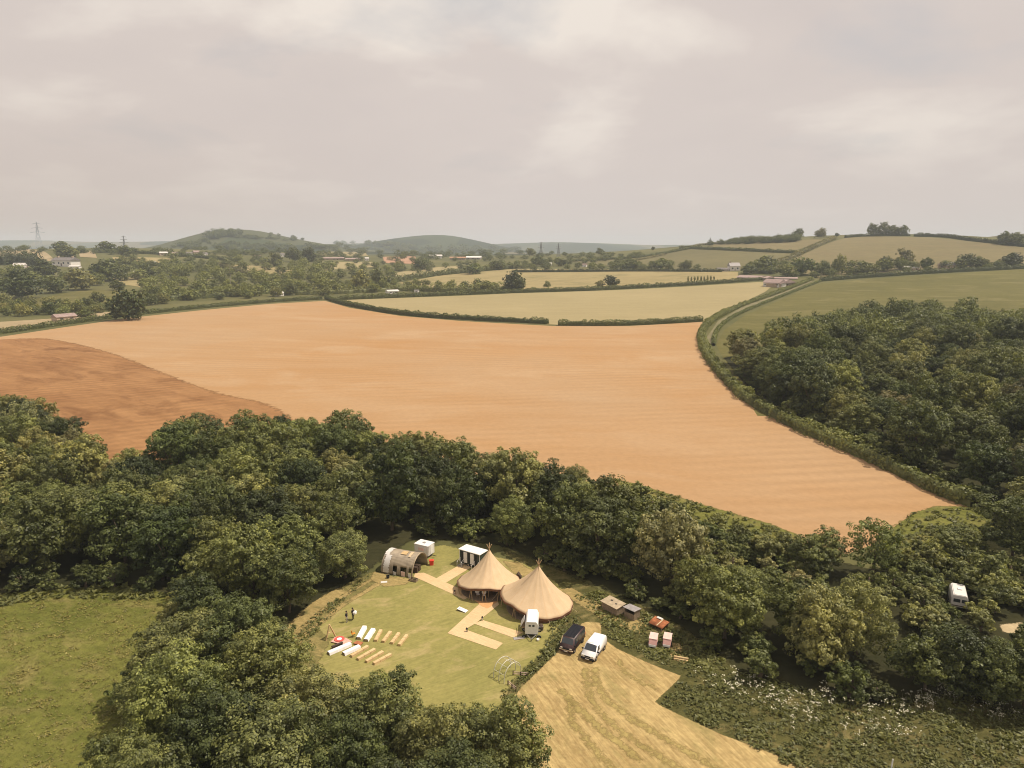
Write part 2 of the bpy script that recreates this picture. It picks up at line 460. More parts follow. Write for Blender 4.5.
def sheet(name, px, mat, layer=1, smooth=False, cell=None, jit=0, step=None, ground=None):
    if smooth: px = catmull(px)
    pts = ground if ground is not None else [G(*p) for p in px]
    P = np.array([(p[0], p[1]) for p in pts])
    ext = max(P.max(0) - P.min(0))
    if 'soft' in mat:
        sf = mat['soft']; cl = max(sf * .45, min(.8, ext / 60)) if ext < 160 else max(sf * .6, ext / 220)
        lo = P.min(0) - 2 * sf - cl; hi = P.max(0) + 2 * sf + cl
        if ground is None: lo = np.maximum(lo, [-300, -10 if mat.name != 'worked brown soil' else 0])
        X, Y = np.meshgrid(np.arange(lo[0], hi[0], cl), np.arange(lo[1], hi[1], cl)); ins = np.zeros(X.shape, bool); D = np.full(X.shape, 1e9)
        for a, b in zip(P, np.roll(P, -1, 0)):
            c_ = (a[1] > Y) != (b[1] > Y)
            ins ^= c_ & (X < (b[0] - a[0]) * (Y - a[1]) / ((b[1] - a[1]) or 1e-9) + a[0])
            d = b - a; t = np.clip(((X - a[0]) * d[0] + (Y - a[1]) * d[1]) / max(d @ d, 1e-9), 0, 1)
            D = np.minimum(D, np.hypot(X - a[0] - d[0] * t, Y - a[1] - d[1] * t))
        D = np.where(ins, D, -D); dist = np.hypot(X, Y)
        Z = H(X, Y) + layer * (.005 + .00003 * dist) + .00016 * np.maximum(0, dist - 250)
        ii = np.arange(X.size).reshape(X.shape); Q = np.stack([ii[:-1, :-1], ii[:-1, 1:], ii[1:, 1:], ii[1:, :-1]], -1).reshape(-1, 4)
        keep = (D.ravel()[Q] > -1.9 * sf).any(1); Q = Q[keep]; used, inv = np.unique(Q, return_inverse=True)
        me = np_mesh(name, np.stack([X, Y, Z], -1).reshape(-1, 3)[used], inv.reshape(-1, 4), mat)
        a = me.attributes.new('sd', 'FLOAT', 'POINT'); a.data.foreach_set('value', D.ravel()[used].astype(np.float32))
        me.polygons.foreach_set('use_smooth', [True] * len(me.polygons))
        return tag(obj(name, me), kind='structure')
    if jit: P = np.array(dense(P, step or ext / 60, jit))
    bm = bmesh.new()
    vs = [bm.verts.new((x, y, 0)) for x, y in P]
    f = bm.faces.new(vs)
    bmesh.ops.triangulate(bm, faces=[f], ngon_method='EAR_CLIP')
    cell = cell or max(6, ext / 40)
    for ax in (0, 1):
        lo, hi = P[:, ax].min(), P[:, ax].max()
        k = lo + cell
        while k < hi:
            no = (1, 0, 0) if ax == 0 else (0, 1, 0)
            co = (k, 0, 0) if ax == 0 else (0, k, 0)
            bmesh.ops.bisect_plane(bm, geom=bm.verts[:] + bm.edges[:] + bm.faces[:], dist=1e-4, plane_co=co, plane_no=no)
            k += cell
    bmesh.ops.recalc_face_normals(bm, faces=bm.faces)
    for v in bm.verts:
        d = math.hypot(v.co.x, v.co.y)
        v.co.z = h1(v.co.x, v.co.y) + layer * (.005 + .00003 * d) + (.00016 * max(0, d - 250))
    if sum(f.normal.z for f in bm.faces) < 0: bmesh.ops.reverse_faces(bm, faces=bm.faces)
    me = bpy.data.meshes.new(name); bm.to_mesh(me); bm.free(); me.materials.append(mat)
    for p in me.polygons: p.use_smooth = True
    return tag(obj(name, me), kind='structure')

def strip(name, px, w, mat, layer, smooth=True, jit=.12):
    line = catmull(px, False, 5) if smooth else px
    g = [G(*p) for p in line]; L, Rr = [], []
    for i, p in enumerate(g):
        d = (g[min(i + 1, len(g) - 1)] - g[max(i - 1, 0)]); n = Vector((-d.y, d.x, 0)).normalized() * w / 2
        L.append(p + n); Rr.append(p - n)
    return sheet(name, None, mat, layer, ground=L + Rr[::-1], jit=jit, step=.6)

# --- the fields
sheet('straw_field', [(-90, 346), (0, 337), (60, 328), (130, 318), (200, 310.5), (270, 304), (325, 301), (350, 308), (400, 316), (460, 321),
      (552, 326), (630, 326), (703, 322), (701, 340), (708, 358), (722, 377), (745, 399), (770, 414), (805, 432), (880, 464),
      (940, 494), (970, 508), (935, 507), (912, 515), (890, 530), (872, 545), (830, 560), (700, 515), (640, 500), (560, 500), (400, 480), (100, 485), (-90, 500)],
      M['straw'], 2, cell=18)
sheet('ploughed_field', [(-90, 350), (-30, 342), (30, 338.5), (60, 341), (110, 353), (160, 372), (210, 391), (285, 414), (300, 470), (100, 484), (-90, 498)],
      M['plough'], 3, smooth=True, jit=.5, step=6)
sheet('pale_field', [(335, 300.5), (400, 298), (512, 293.5), (620, 290), (680, 287), (760, 282), (775, 284), (765, 292), (740, 304), (712, 319),
      (703, 322), (630, 325), (560, 325), (460, 320), (400, 314), (350, 306)], M['pale'], 2)
sheet('pasture', [(716, 345), (724, 330), (745, 315), (780, 300), (818, 284), (870, 279), (950, 274), (1040, 268), (1150, 266), (1200, 420), (760, 420), (735, 380)],
      M['pasture'], 2)
sheet('yellow_field', [(398, 283), (440, 275.5), (512, 269), (600, 269), (738, 272), (738, 282), (640, 287), (512, 291.5), (450, 292)], M['yellow'], 2)
sheet('left_pasture', [(5, 309), (30, 300), (60, 294), (90, 289.5), (122, 291), (116, 300), (95, 308), (50, 311)], M['pasture'], 2)
sheet('tan_strip_field', [(-40, 338), (-40, 326), (0, 322), (55, 318.5), (75, 313.5), (113, 312), (113, 316), (60, 325), (0, 333)], M['tan'], 2)
sheet('crest_field', [(-30, 254), (0, 251.5), (30, 249.5), (45, 252), (56, 261), (42, 261), (35, 254), (0, 256)], M['tan'], 2)
sheet('crest_stubble_field', [(78, 251), (94, 251), (97, 258), (80, 257)], M['tan'], 2)
sheet('far_left_pasture', [(112, 257), (170, 258), (178, 263), (150, 266), (115, 262)], M['yellow'], 2)
sheet('light_toned_field', [(214, 263), (235, 264), (292, 269), (292, 277), (256, 276), (236, 270)], M['yellow'], 2)  # light toned by its own yellow grass
sheet('valley_field', [(318, 252), (366, 252), (368, 256), (320, 256)], M['yellow'], 2)
sheet('valley_meadow', [(322, 262), (372, 262), (376, 267), (325, 270)], M['pale'], 2)
sheet('red_field', [(383, 257), (415, 256), (417, 264), (384, 263)], M['red'], 2)
sheet('narrow_field', [(384, 277), (400, 272), (440, 267), (462, 266), (455, 270), (400, 278)], M['pale'], 2)
sheet('left_verge_field', [(112, 277), (150, 277), (148, 288), (118, 284)], M['yellow'], 2)
sheet('hill_field', [(772, 268), (800, 256), (832, 242), (850, 237), (890, 236.5), (930, 237.5), (975, 242), (1060, 252), (1060, 268), (950, 272), (880, 275), (820, 279), (800, 272)],
      M['hillgrass'], 2)
sheet('upper_hill_field', [(570, 262), (640, 257.5), (690, 249), (740, 251), (795, 253), (770, 266), (735, 271), (640, 270)], M['hillgreen'], 2)
sheet('crest_hill_field', [(695, 248), (720, 243.5), (760, 242), (815, 239.5), (828, 240), (795, 251), (740, 249.5)], M['hillgrass'], 2)
sheet('lane', [(813, 281), (780, 295), (746, 309), (724, 322), (712, 338), (711, 350), (708, 350), (707, 337), (718, 321), (742, 307), (776, 293), (808, 280)], M['lane'], 3)

# --- the near ground
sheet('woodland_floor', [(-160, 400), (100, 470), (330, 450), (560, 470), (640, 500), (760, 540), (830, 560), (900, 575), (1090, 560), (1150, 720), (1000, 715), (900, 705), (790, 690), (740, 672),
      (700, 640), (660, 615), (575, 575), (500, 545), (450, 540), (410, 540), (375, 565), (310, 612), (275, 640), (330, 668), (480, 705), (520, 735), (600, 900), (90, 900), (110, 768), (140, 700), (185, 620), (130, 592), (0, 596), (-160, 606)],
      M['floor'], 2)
sheet('wood_floor_shade_right', [(724, 358), (738, 376), (756, 394), (780, 410), (812, 427), (884, 459), (945, 486), (985, 506), (1000, 520), (1080, 560), (1200, 560), (1200, 330), (900, 330)], M['floor'], 3)  # wood floor, carried on to the hedge as the wood's painted shade
sheet('meadow', [(-180, 604), (0, 594), (60, 588), (130, 586), (182, 597), (190, 612), (176, 640), (158, 680), (140, 720), (122, 760), (105, 900), (-220, 900)], M['meadow'], 4, jit=.25, step=3)
sheet('rough_ground', [(500, 548), (560, 570), (600, 590), (660, 612), (700, 640), (740, 672), (790, 690), (850, 700), (900, 706), (950, 694), (1000, 712), (1120, 730), (1200, 900), (560, 900), (500, 700), (530, 668), (560, 600)],
      M['rough'], 4, jit=.3, step=4)
sheet('lawn', [(262, 668), (300, 628), (330, 603), (362, 586), (400, 574), (424, 549), (444, 545), (470, 552), (520, 562), (556, 582), (575, 606), (560, 628), (548, 648), (528, 668), (508, 690), (500, 712), (440, 712), (350, 690)],
      M['lawn'], 5, jit=.2, step=3)
sheet('verge', [(262, 668), (275, 645), (305, 610), (345, 585), (372, 572), (392, 573), (372, 585), (340, 608), (316, 628), (330, 640), (318, 664), (290, 672)], M['drygrass'], 6, jit=.2, step=2)
strip('dry_verge', [(270, 655), (295, 628), (318, 606), (345, 590)], 2.6, M['wispy'], 7)
sheet('straw_track', [(508, 706), (514, 697), (522, 687), (556, 654), (568, 642), (583, 622), (601, 623), (601, 637), (617, 649), (650, 664), (682, 676.5), (654, 703), (690, 720), (722, 735), (815, 770), (940, 840), (700, 900), (560, 900), (541, 768), (526, 740), (507, 714)],
      M['track'], 6, jit=.035, step=1.5)
for li, (line, w) in enumerate((([(585, 668), (588, 690), (600, 712), (630, 738), (690, 775)], .9), ([(594, 668), (600, 690), (616, 708), (650, 730), (715, 768)], .9),
                ([(560, 690), (575, 705), (600, 728), (640, 760)], 1.1), ([(618, 660), (625, 672), (640, 682), (655, 688)], .6), ([(570, 700), (572, 720), (590, 745), (620, 775)], .8))):
    strip('wheel_track', line, w * .8, M['tyre_mark'], 7 + li * .6, jit=.04)
strip('straw_path', [(388, 579), (365, 592), (342, 606), (322, 622), (300, 640), (285, 655)], .9, M['wispy'], 8)
strip('straw_path', [(376, 578), (352, 591), (328, 607), (306, 625), (290, 640)], .8, M['wispy'], 8)
sheet('worn_patch', [(374, 572), (395, 577), (412, 580), (405, 585), (385, 587), (370, 580)], M['wispy'], 9, jit=.15, step=1)
sheet('matting_path', [(415, 573.5), (424, 573), (460, 589), (470, 597), (464, 600), (452, 594), (414, 577)], M['matting'], 8)
sheet('matting_path', [(434, 580), (462, 564), (474, 566), (444.5, 584)], M['matting'], 9)
sheet('matting_path', [(481, 603), (497, 599), (499, 605), (476, 623.5), (465, 630), (447.5, 633.5)], M['matting'], 10)
sheet('matting_path', [(447.5, 633.5), (463, 629), (503, 643.5), (496, 650)], M['matting'], 9)
sheet('matting_path', [(474, 624), (483, 620.5), (523, 633), (513, 638)], M['matting'], 9)
sheet('matting_path', [(545, 618), (566, 610), (566, 617), (550, 622)], M['matting'], 9)
sheet('orange_matting', [(474, 600), (497, 594), (499, 601), (488, 609), (482, 607)], M['orange_mat'], 11)
sheet('dirt_track', [(1000, 625), (1030, 622), (1090, 622), (1090, 640), (1030, 638), (1003, 632)], M['dirt'], 6, jit=.15, step=1.5)
sheet('trampled_straw', [(664, 640), (680, 644), (682, 652), (668, 652)], M['wispy'], 7, jit=.2, step=1)
sheet('trampled_straw', [(672, 652), (690, 658), (684, 664), (668, 658)], M['track'], 7, jit=.2, step=1)
sheet('dry_grass_patch', [(556, 590), (572, 588), (600, 605), (650, 626), (640, 634), (600, 618), (572, 600)], M['wispy'], 7, jit=.3, step=2)
sheet('dry_grass_patch', [(503, 561), (520, 563), (534, 572), (528, 580), (512, 572)], M['wispy'], 7, jit=.3, step=2)
sheet('field_corner_grass', [(865, 552), (890, 530), (912, 514), (935, 506), (975, 507), (1000, 530), (960, 560), (900, 570)], M['meadow'], 4, jit=.3, step=4)
sheet('field_bank', [(612, 478), (650, 488), (700, 504), (770, 524), (800, 536), (790, 545), (730, 530), (680, 516), (630, 496)], M['meadow'], 4, jit=.3, step=4)

# ------------------------------------------------------------------ foliage
def norm(a): return a / np.maximum(np.linalg.norm(a, axis=-1, keepdims=True), 1e-9)

def diamonds(c, n, size, rng, aspect=.62, axis=None):
    k = len(c)
    t = rng.normal(size=(k, 3)) if axis is None else axis
    t = norm(t - n * np.sum(t * n, -1, keepdims=True))
    b = np.cross(n, t); s = np.asarray(size).reshape(-1, 1) * np.ones((k, 1))
    V = np.stack([c + t * s - n * s * .25, c + b * s * aspect, c - t * s - n * s * .25, c - b * s * aspect], 1).reshape(-1, 3)
    return V, np.arange(4 * k).reshape(-1, 4)

_cs = None
def cubesphere():
    global _cs
    if _cs is None:
        bm = bmesh.new(); bmesh.ops.create_cube(bm, size=2)
        bmesh.ops.subdivide_edges(bm, edges=bm.edges, cuts=2, use_grid_fill=True)
        V = norm(np.array([v.co[:] for v in bm.verts])); bm.verts.index_update()
        Q = np.array([[v.index for v in f.verts] for f in bm.faces]); bm.free()
        _cs = V, Q
    return _cs

def merge(parts):
    V, Q, T, o = [], [], [], 0
    for v, q, t in parts:
        V.append(v); Q.append(q + o); T.append(t); o += len(v)
    return np.concatenate(V), np.concatenate(Q), np.concatenate(T)

def sph(k, rng):
    i = np.arange(k) + .5; z = 1 - 2 * i / k; a = i * 2.39996 + rng.uniform(0, 6.3)
    r = np.sqrt(1 - z * z)
    return np.stack([r * np.cos(a), r * np.sin(a), z], -1)

def crown(seed, Rr, z0, z1, nl=11, cl=16, lv=42, leaf=.26, open_=0.0, lobe=(.28, .46)):
    """lobes > clumps > leaf-sized faces spread through the crown's shell"""
    rng = np.random.default_rng(seed)
    hz = (z1 - z0) / 2; zc = z0 + hz
    d = sph(nl, rng) + rng.normal(0, .22, (nl, 3)); d = norm(d)
    k = rng.uniform(.52, .82, nl)[:, None]
    lc = np.concatenate([d * k * np.array([Rr, Rr, hz]) , rng.normal(0, .15, (1, 3)) * Rr]) + np.array([0, 0, zc])
    lr = np.concatenate([rng.uniform(*lobe, nl) * Rr, [.55 * Rr]])
    lc[:, 2] = np.maximum(lc[:, 2], z0 + lr * .55)
    parts = []
    cv, cq = cubesphere()
    lt = rng.uniform(.25, .75, len(lc))
    for i in range(len(lc)):
        m = int(lv * 3.2 * (1 - open_ * 2)); e = norm(rng.normal(size=(m, 3)))
        V, Q = diamonds(lc[i] + e * lr[i] * rng.uniform(.25, .8, m)[:, None], norm(e + rng.normal(0, .5, (m, 3))), leaf * rng.uniform(1.1, 1.9, m), rng)
        parts.append((V, Q, np.repeat(np.clip(lt[i] + rng.normal(0, .15, m), 0, 1), 4)))
        n = max(6, int(cl * (lr[i] / (.43 * Rr)) ** 2))
        dd = norm(sph(n, rng) + rng.normal(0, .2, (n, 3)))
        cc = lc[i] + dd * lr[i] * rng.uniform(.78, 1.0, n)[:, None]
        ok = dd[:, 2] > -.65
        for j in range(len(lc)):
            if j != i: ok &= np.linalg.norm(cc - lc[j], axis=1) > lr[j] * .82
        cc, dd = cc[ok], dd[ok]
        for c0, d0 in zip(cc, dd):
            cr = lr[i] * rng.uniform(.26, .42)
            m = int(lv * rng.uniform(.7, 1.3))
            e = norm(rng.normal(size=(m, 3)) + d0 * .75)
            p = c0 + e * cr * rng.uniform(.55, 1.12, m)[:, None] * np.array([1, 1, .8])
            nn = norm(e * .6 + d0 * .35 + rng.normal(0, .36, (m, 3)) + np.array([0, 0, .4]))
            V, Q = diamonds(p, nn, leaf * rng.uniform(.65, 1.3, m), rng)
            tn = np.clip(lt[i] + rng.normal(0, .14) + rng.normal(0, .2, m), 0, 1)
            parts.append((V, Q, np.repeat(tn, 4)))
    V, Q, T = merge(parts)
    return V, Q, T, lc, lr

def conifer(seed, Rr, h, leaf=.3):
    rng = np.random.default_rng(seed); parts = []
    n = int(h * 2.2)
    for i in range(n):
        t = i / n; z = h * (.12 + .86 * t); rr = Rr * (1 - t) ** .8 * rng.uniform(.8, 1.15) + .15
        for a in np.linspace(0, 6.283, 9)[:-1] + rng.uniform(0, 6):
            m = max(4, int(10 + 16 * (1 - t)))
            s = rng.uniform(.15, 1, m); r = rr * s
            p = np.stack([np.cos(a) * r, np.sin(a) * r, z - .28 * r + rng.normal(0, .12, m)], -1) + rng.normal(0, .22, (m, 3)) * s[:, None]
            nn = norm(np.stack([np.cos(a) * np.ones(m) * .5, np.sin(a) * np.ones(m) * .5, np.ones(m)], -1) + rng.normal(0, .4, (m, 3)))
            V, Q = diamonds(p, nn, leaf * rng.uniform(.7, 1.3, m), rng)
            parts.append((V, Q, np.repeat(np.clip(.4 + rng.normal(0, .15, m), 0, 1), 4)))
    return merge(parts)

def trunk_mesh(seed, lc, z0, r=.28):
    rng = random.Random(seed); mb = MB()
    top = z0 + 1.8
    mb.tube([(0, 0, -.3), (.03, 0, .4), (rng.uniform(-.15, .15), rng.uniform(-.15, .15), top * .6), (rng.uniform(-.3, .3), rng.uniform(-.3, .3), top + 1)], [r * 1.4, r, r * .8, r * .45], 8)
    for c in list(lc)[:6]:
        c = Vector(c); s = Vector((0, 0, top * rng.uniform(.55, .95)))
        mb.tube([s, s.lerp(c, .5) + Vector((0, 0, .3)), c], [r * .45, r * .3, r * .12], 6)
    return mb.mesh('trunk', M['bark'], smooth=True)

def variant(seed, Rr, z0, z1, **kw):
    V, Q, T, lc, lr = crown(seed, Rr, z0, z1, **kw)
    return dict(crown=np_mesh('crown', V, Q, M['leaf'], T), trunk=trunk_mesh(seed, lc, z0), R=Rr, h=z1)

BROAD = [variant(100 + i, 5.4, .5 + (i % 3) * .3, 11.2 + (i % 4) * .9, nl=14 + i % 5, cl=18, lv=60, leaf=.20) for i in range(10)]
NEAR = [variant(200 + i, 5.0, .4, 10 + (i % 3) * .8, nl=16 + i % 3, cl=26, lv=80, leaf=.13) for i in range(5)]
OPEN = [variant(300 + i, 5.2, 2.2, 12.5, nl=14, cl=10, lv=56, leaf=.19, open_=.25) for i in range(3)]
BUSH = [variant(400 + i, 2.3, .1, 3.4 + .4 * (i % 3), nl=8, cl=12, lv=46, leaf=.135) for i in range(6)]
def con_variant(seed):
    V, Q, T = conifer(seed, 3.4, 15)
    mb = MB(); mb.tube([(0, 0, -.3), (0, 0, 7), (0, 0, 14.5)], [.28, .2, .04], 8)
    return dict(crown=np_mesh('crown', V, Q, M['leaf'], T), trunk=mb.mesh('trunk', M['bark'], smooth=True), R=3.4, h=15)
CONI = [con_variant(500 + i) for i in range(3)]
def far_variant(seed, **kw):
    V, Q, T, lc, lr = crown(seed, .5, .02, 1.0, lobe=(.36, .54), **kw)
    return np_mesh('tree', V, Q, M['leaf'], T)
FAR = [far_variant(600 + i, nl=10 + i % 4, cl=10, lv=12, leaf=.045) for i in range(7)]

TONES = {'dark': (.060, .074, .024), 'deep': (.104, .120, .038), 'mid': (.150, .164, .053), 'olive': (.208, .210, .074), 'pale': (.25, .245, .105), 'brown': (.180, .168, .08)}
TONEWORD = {'dark': 'blackish green', 'deep': 'deep green', 'mid': 'mid green', 'olive': 'olive green', 'pale': 'pale green', 'brown': 'brownish green'}

def vary(tone):
    k = random.uniform(.85, 1.16); return tuple(c * k * random.uniform(.96, 1.04) for c in TONES[tone])

def plant_tree(v, p, scale, hs, tone, name, label=None, cat='tree', group=None):
    t = empty(name, p, random.uniform(0, 6.28), label, cat, group)
    t.scale = (scale, scale, scale * hs)
    c = obj('crown', v['crown'], t, col=vary(tone))
    obj('trunk', v['trunk'], t)
    return t

def in_poly(P, x, y):
    ins = False; n = len(P); j = n - 1
    for i in range(n):
        xi, yi = P[i]; xj, yj = P[j]
        if (yi > y) != (yj > y) and x < (xj - xi) * (y - yi) / (yj - yi) + xi: ins = not ins
        j = i
    return ins

def seg_dist(P, x, y):
    best = 1e9
    for a, b in zip(P[:-1], P[1:]):
        ax, ay = a; bx, by = b; dx, dy = bx - ax, by - ay
        t = max(0, min(1, ((x - ax) * dx + (y - ay) * dy) / max(dx * dx + dy * dy, 1e-9)))
        best = min(best, math.hypot(x - ax - dx * t, y - ay - dy * t))
    return best

PLACED = []       # x, y, R of everything that already occupies the ground

def fill(back, front, hb, n_try, pick, k=.8, inset=.62):
    """tree positions between a canopy outline (seen at height hb) and a base outline"""
    Bk = [G(px, py, hb)[:2] for px, py in back]; Fr = [G(px, py)[:2] for px, py in front]
    P = Bk + Fr
    xs = [p[0] for p in P]; ys = [p[1] for p in P]; res = []
    for _ in range(n_try):
        x = random.uniform(min(xs), max(xs)); y = random.uniform(min(ys), max(ys))
        if not in_poly(P, x, y): continue
        v, s, hs, tone = pick()
        r = v['R'] * s
        if seg_dist(Fr, x, y) < r * inset: continue
        if any(math.hypot(x - a, y - b) < k * (r + q) for a, b, q in PLACED): continue
        PLACED.append((x, y, r))
        res.append((x, y, v, s, hs, tone, seg_dist(Bk, x, y), seg_dist(Fr, x, y)))
    return res

ORD = ['first', 'second', 'third', 'fourth', 'fifth', 'sixth', 'seventh', 'eighth', 'ninth', 'tenth', 'eleventh', 'twelfth', 'thirteenth', 'fourteenth'] + [f'{k}th' for k in range(15, 21)] + ['21st', '22nd', '23rd'] + [f'{k}th' for k in range(24, 31)]
NUM = ['', 'one', 'two', 'three', 'four', 'five', 'six', 'seven', 'eight', 'nine', 'ten', 'eleven', 'twelve', 'thirteen', 'fourteen']

def plant_all(res, name, noun, cat, group, where):
    """plant the list and give every plant the label that finds it"""
    buckets = {}
    print(name, group, len(res))
    for r in res:
        x, y, v, s, hs, tone, db, df = r
        px, py = proj((x, y, h1(x, y) + v['h'] * s * hs * .7))
        size = 'tall' if v['h'] * s * hs > 12.6 else ('small' if v['h'] * s * hs < 9 else 'medium')
        if cat == 'bush': size = 'large' if s > 1.25 else 'small'
        row = 'back' if db < 9 else ('front' if df < 9 else 'middle')
        buckets.setdefault((size, tone, row, where(px, py)), []).append((px, r))
    for (size, tone, row, wh), L in buckets.items():
        L.sort(key=lambda q: q[0])
        for i, (px, (x, y, v, s, hs, tn, db, df)) in enumerate(L):
            place = {'back': 'back row', 'front': 'front row', 'middle': 'middle'}[row]
            base = f'{size} {TONEWORD[tone]} {noun}'
            if len(L) == 1: lab = f'only {base}, {place} of {wh}'
            else:
                o = 'leftmost' if i == 0 else ('rightmost' if i == len(L) - 1 else f'{ORD[min(i,29)]} from left')
                lab = f'{o} {base}, {place} of {wh}'
            plant_tree(v, (x, y, h1(x, y)), s, hs, tn, 'conifer' if v in CONI else name, lab, cat, group)

# --- notable single trees first (base pixel, variant set, scale, height factor, tone, label)
def single(px, py, V, s, hs, tone, label, name='broadleaf_tree', cat='tree', group=None):
    p = G(px, py); v = random.choice(V)
    PLACED.append((p.x, p.y, v['R'] * s))
    return plant_tree(v, p, s, hs, tone, name, label, cat, group)

single(392, 530, BROAD, 1.2, 1.12, 'dark', 'very dark round tree in the wood just behind the arched hut')
single(345, 578, NEAR, .86, .85, 'olive', 'bright olive bushy tree at the wood edge left of the arched hut')
single(816, 572, BROAD, .78, .78, 'mid', 'left one of two round trees standing alone against the orange field')
single(872, 578, OPEN, .86, .95, 'mid', 'right, taller and airier one of two trees alone against the orange field')
single(955, 560, BROAD, .72, .62, 'mid', 'round bushy tree below the pointed corner of the orange field')
single(1012, 560, BROAD, 1.0, .85, 'deep', 'big round tree at the right frame edge beside the field corner')
single(574, 500, NEAR, .7, 1.0, 'mid', 'pale upright tree at the wood end where the field bank begins')
single(600, 512, BROAD, .66, .9, 'dark', 'short dark bushy tree at the wood end beside the field bank')
single(925, 690, BROAD, .72, .9, 'deep', 'deep green tree right of the flowery grass, leftmost of a right hand group')
single(957, 694, BROAD, .8, .9, 'dark', 'darkest tree of the group at the right end of the flowery grass')
single(990, 704, NEAR, .85, .95, 'mid', 'mid green tree of the group at the right end of the flowery grass')
single(1024, 706, BROAD, .85, .95, 'deep', 'deep green tree cut by the right frame edge below the dirt track')
single(224, 652, BROAD, .78, .85, 'deep', 'deep green tree joining the left wood to the foreground wood')
single(246, 646, NEAR, .7, .8, 'mid', 'mid green small tree at the lower left corner of the straw verge')
single(204, 634, BROAD, .7, .9, 'dark', 'dark tree at the right corner of the left meadow')
single(22, 470, OPEN, 1.1, 1.1, 'mid', 'big spreading tree at the left frame edge against the brown field')
single(855, 655, NEAR, .95, 1.05, 'olive', 'bright olive tree rising from the dark wood behind the flowery grass')
single(495, 500, BROAD, .85, .95, 'pale', 'pale whitish green tree in the middle of the wood above the tents')

PLACED += [(G(958, 612).x, G(958, 612).y, 2.4), (G(958, 602).x, G(958, 602).y, 3.2), (G(1015, 628).x, G(1015, 628).y, 3)]

def pick_main():
    r = random.random()
    tone = random.choices(['dark', 'deep', 'mid', 'olive', 'pale'], [.10, .30, .36, .2, .04])[0]
    if r < .08: return random.choice(OPEN), random.uniform(.85, 1.1), random.uniform(.9, 1.05), tone
    if r < .22: return random.choice(NEAR), random.uniform(.7, .95), random.uniform(.85, 1.05), tone
    return random.choice(BROAD), random.uniform(.74, 1.16), random.uniform(.86, 1.1), tone

def where_main(px, py):
    if px < 100: return 'wood beside the brown field'
    if px < 200: return 'wood above left meadow corner'
    if px < 300: return 'wood left of the lawn'
    if px < 390: return 'wood behind the arched hut'
    if px < 470: return 'wood behind the toilet trailer'
    if px < 560: return 'wood behind the tents'
    if px < 660: return 'wood behind the old sheds'
    if px < 760: return 'wood beyond the pink carts'
    if px < 880: return 'wood above the flowery grass'
    return 'wood by the overgrown caravan'

main_back = [(-120, 364), (-40, 368), (0, 384), (45, 396), (70, 424), (92, 452), (125, 438), (160, 426), (210, 413), (260, 410), (330, 410), (375, 420), (430, 433), (480, 435), (515, 443), (560, 458), (610, 478), (645, 500), (690, 514), (740, 532), (790, 549), (835, 560), (890, 578), (930, 596), (985, 618), (1080, 625)]
main_front = [(1090, 722), (1000, 712), (945, 692), (900, 704), (850, 700), (790, 690), (740, 672), (700, 640), (672, 618), (640, 603), (604, 592), (570, 574), (530, 556), (496, 545), (460, 540), (440, 536), (408, 540), (372, 560),
              (350, 582), (318, 606), (285, 632), (262, 650), (225, 640), (195, 615), (186, 598), (130, 588), (60, 591), (-140, 604)]
plant_all(fill(main_back, main_front, 11, 9000, pick_main, .62), 'broadleaf_tree', 'tree', 'tree', 'trees of the wood between the fields and the camp', where_main)

def pick_right():
    if random.random() < .07: return random.choice(CONI), random.uniform(.8, 1.05), random.uniform(.75, .95), random.choice(['dark', 'deep'])
    tone = random.choices(['dark', 'deep', 'mid', 'olive', 'brown'], [.14, .34, .32, .14, .06])[0]
    return random.choice(BROAD), random.uniform(.9, 1.5), random.uniform(.75, 1.18), tone
def where_right(px, py):
    if px < 800: return 'right wood, near the hedge'
    if px < 900: return 'right wood, left half'
    if px < 970: return 'right wood, right half'
    return 'right wood, frame edge'
rb = [(722, 346), (745, 336), (768, 330), (800, 320), (850, 308), (900, 302), (950, 304), (1000, 309), (1120, 316)]
rf = [(1120, 570), (1030, 555), (985, 512), (950, 486), (888, 459), (835, 435), (785, 410), (758, 393), (738, 374), (724, 357)]
right = sorted(fill([q for q in rb if q[0] < 1100] + [(1050, 318)], [(1050, 560)] + rf[1:], 10, 5000, pick_right, .76, .2), key=lambda q: q[1])
RIGHT_MASS = right[115:]
plant_all(right[:115], 'broadleaf_tree', 'tree', 'tree', 'trees of the right hand wood', where_right)

def pick_fore():
    tone = random.choices(['dark', 'deep', 'mid', 'olive'], [.14, .34, .34, .18])[0]
    return random.choice(NEAR), random.uniform(.78, 1.15), random.uniform(.82, 1.05), tone
def where_fore(px, py):
    if px < 240: return 'foreground wood by the meadow'
    if px < 390: return 'foreground wood below the benches'
    return 'foreground wood by straw track'
fb = [(155, 626), (195, 608), (245, 611), (262, 641), (300, 658), (345, 658), (385, 668), (410, 686), (445, 696), (475, 688), (505, 698), (512, 726), (522, 776), (518, 886)]
ff = [(95, 900), (118, 768), (140, 725), (158, 682), (172, 655)]
plant_all(fill(fb, ff, 9, 3000, pick_fore, .64, .3), 'broadleaf_tree', 'tree', 'tree', 'trees of the foreground wood', where_fore)

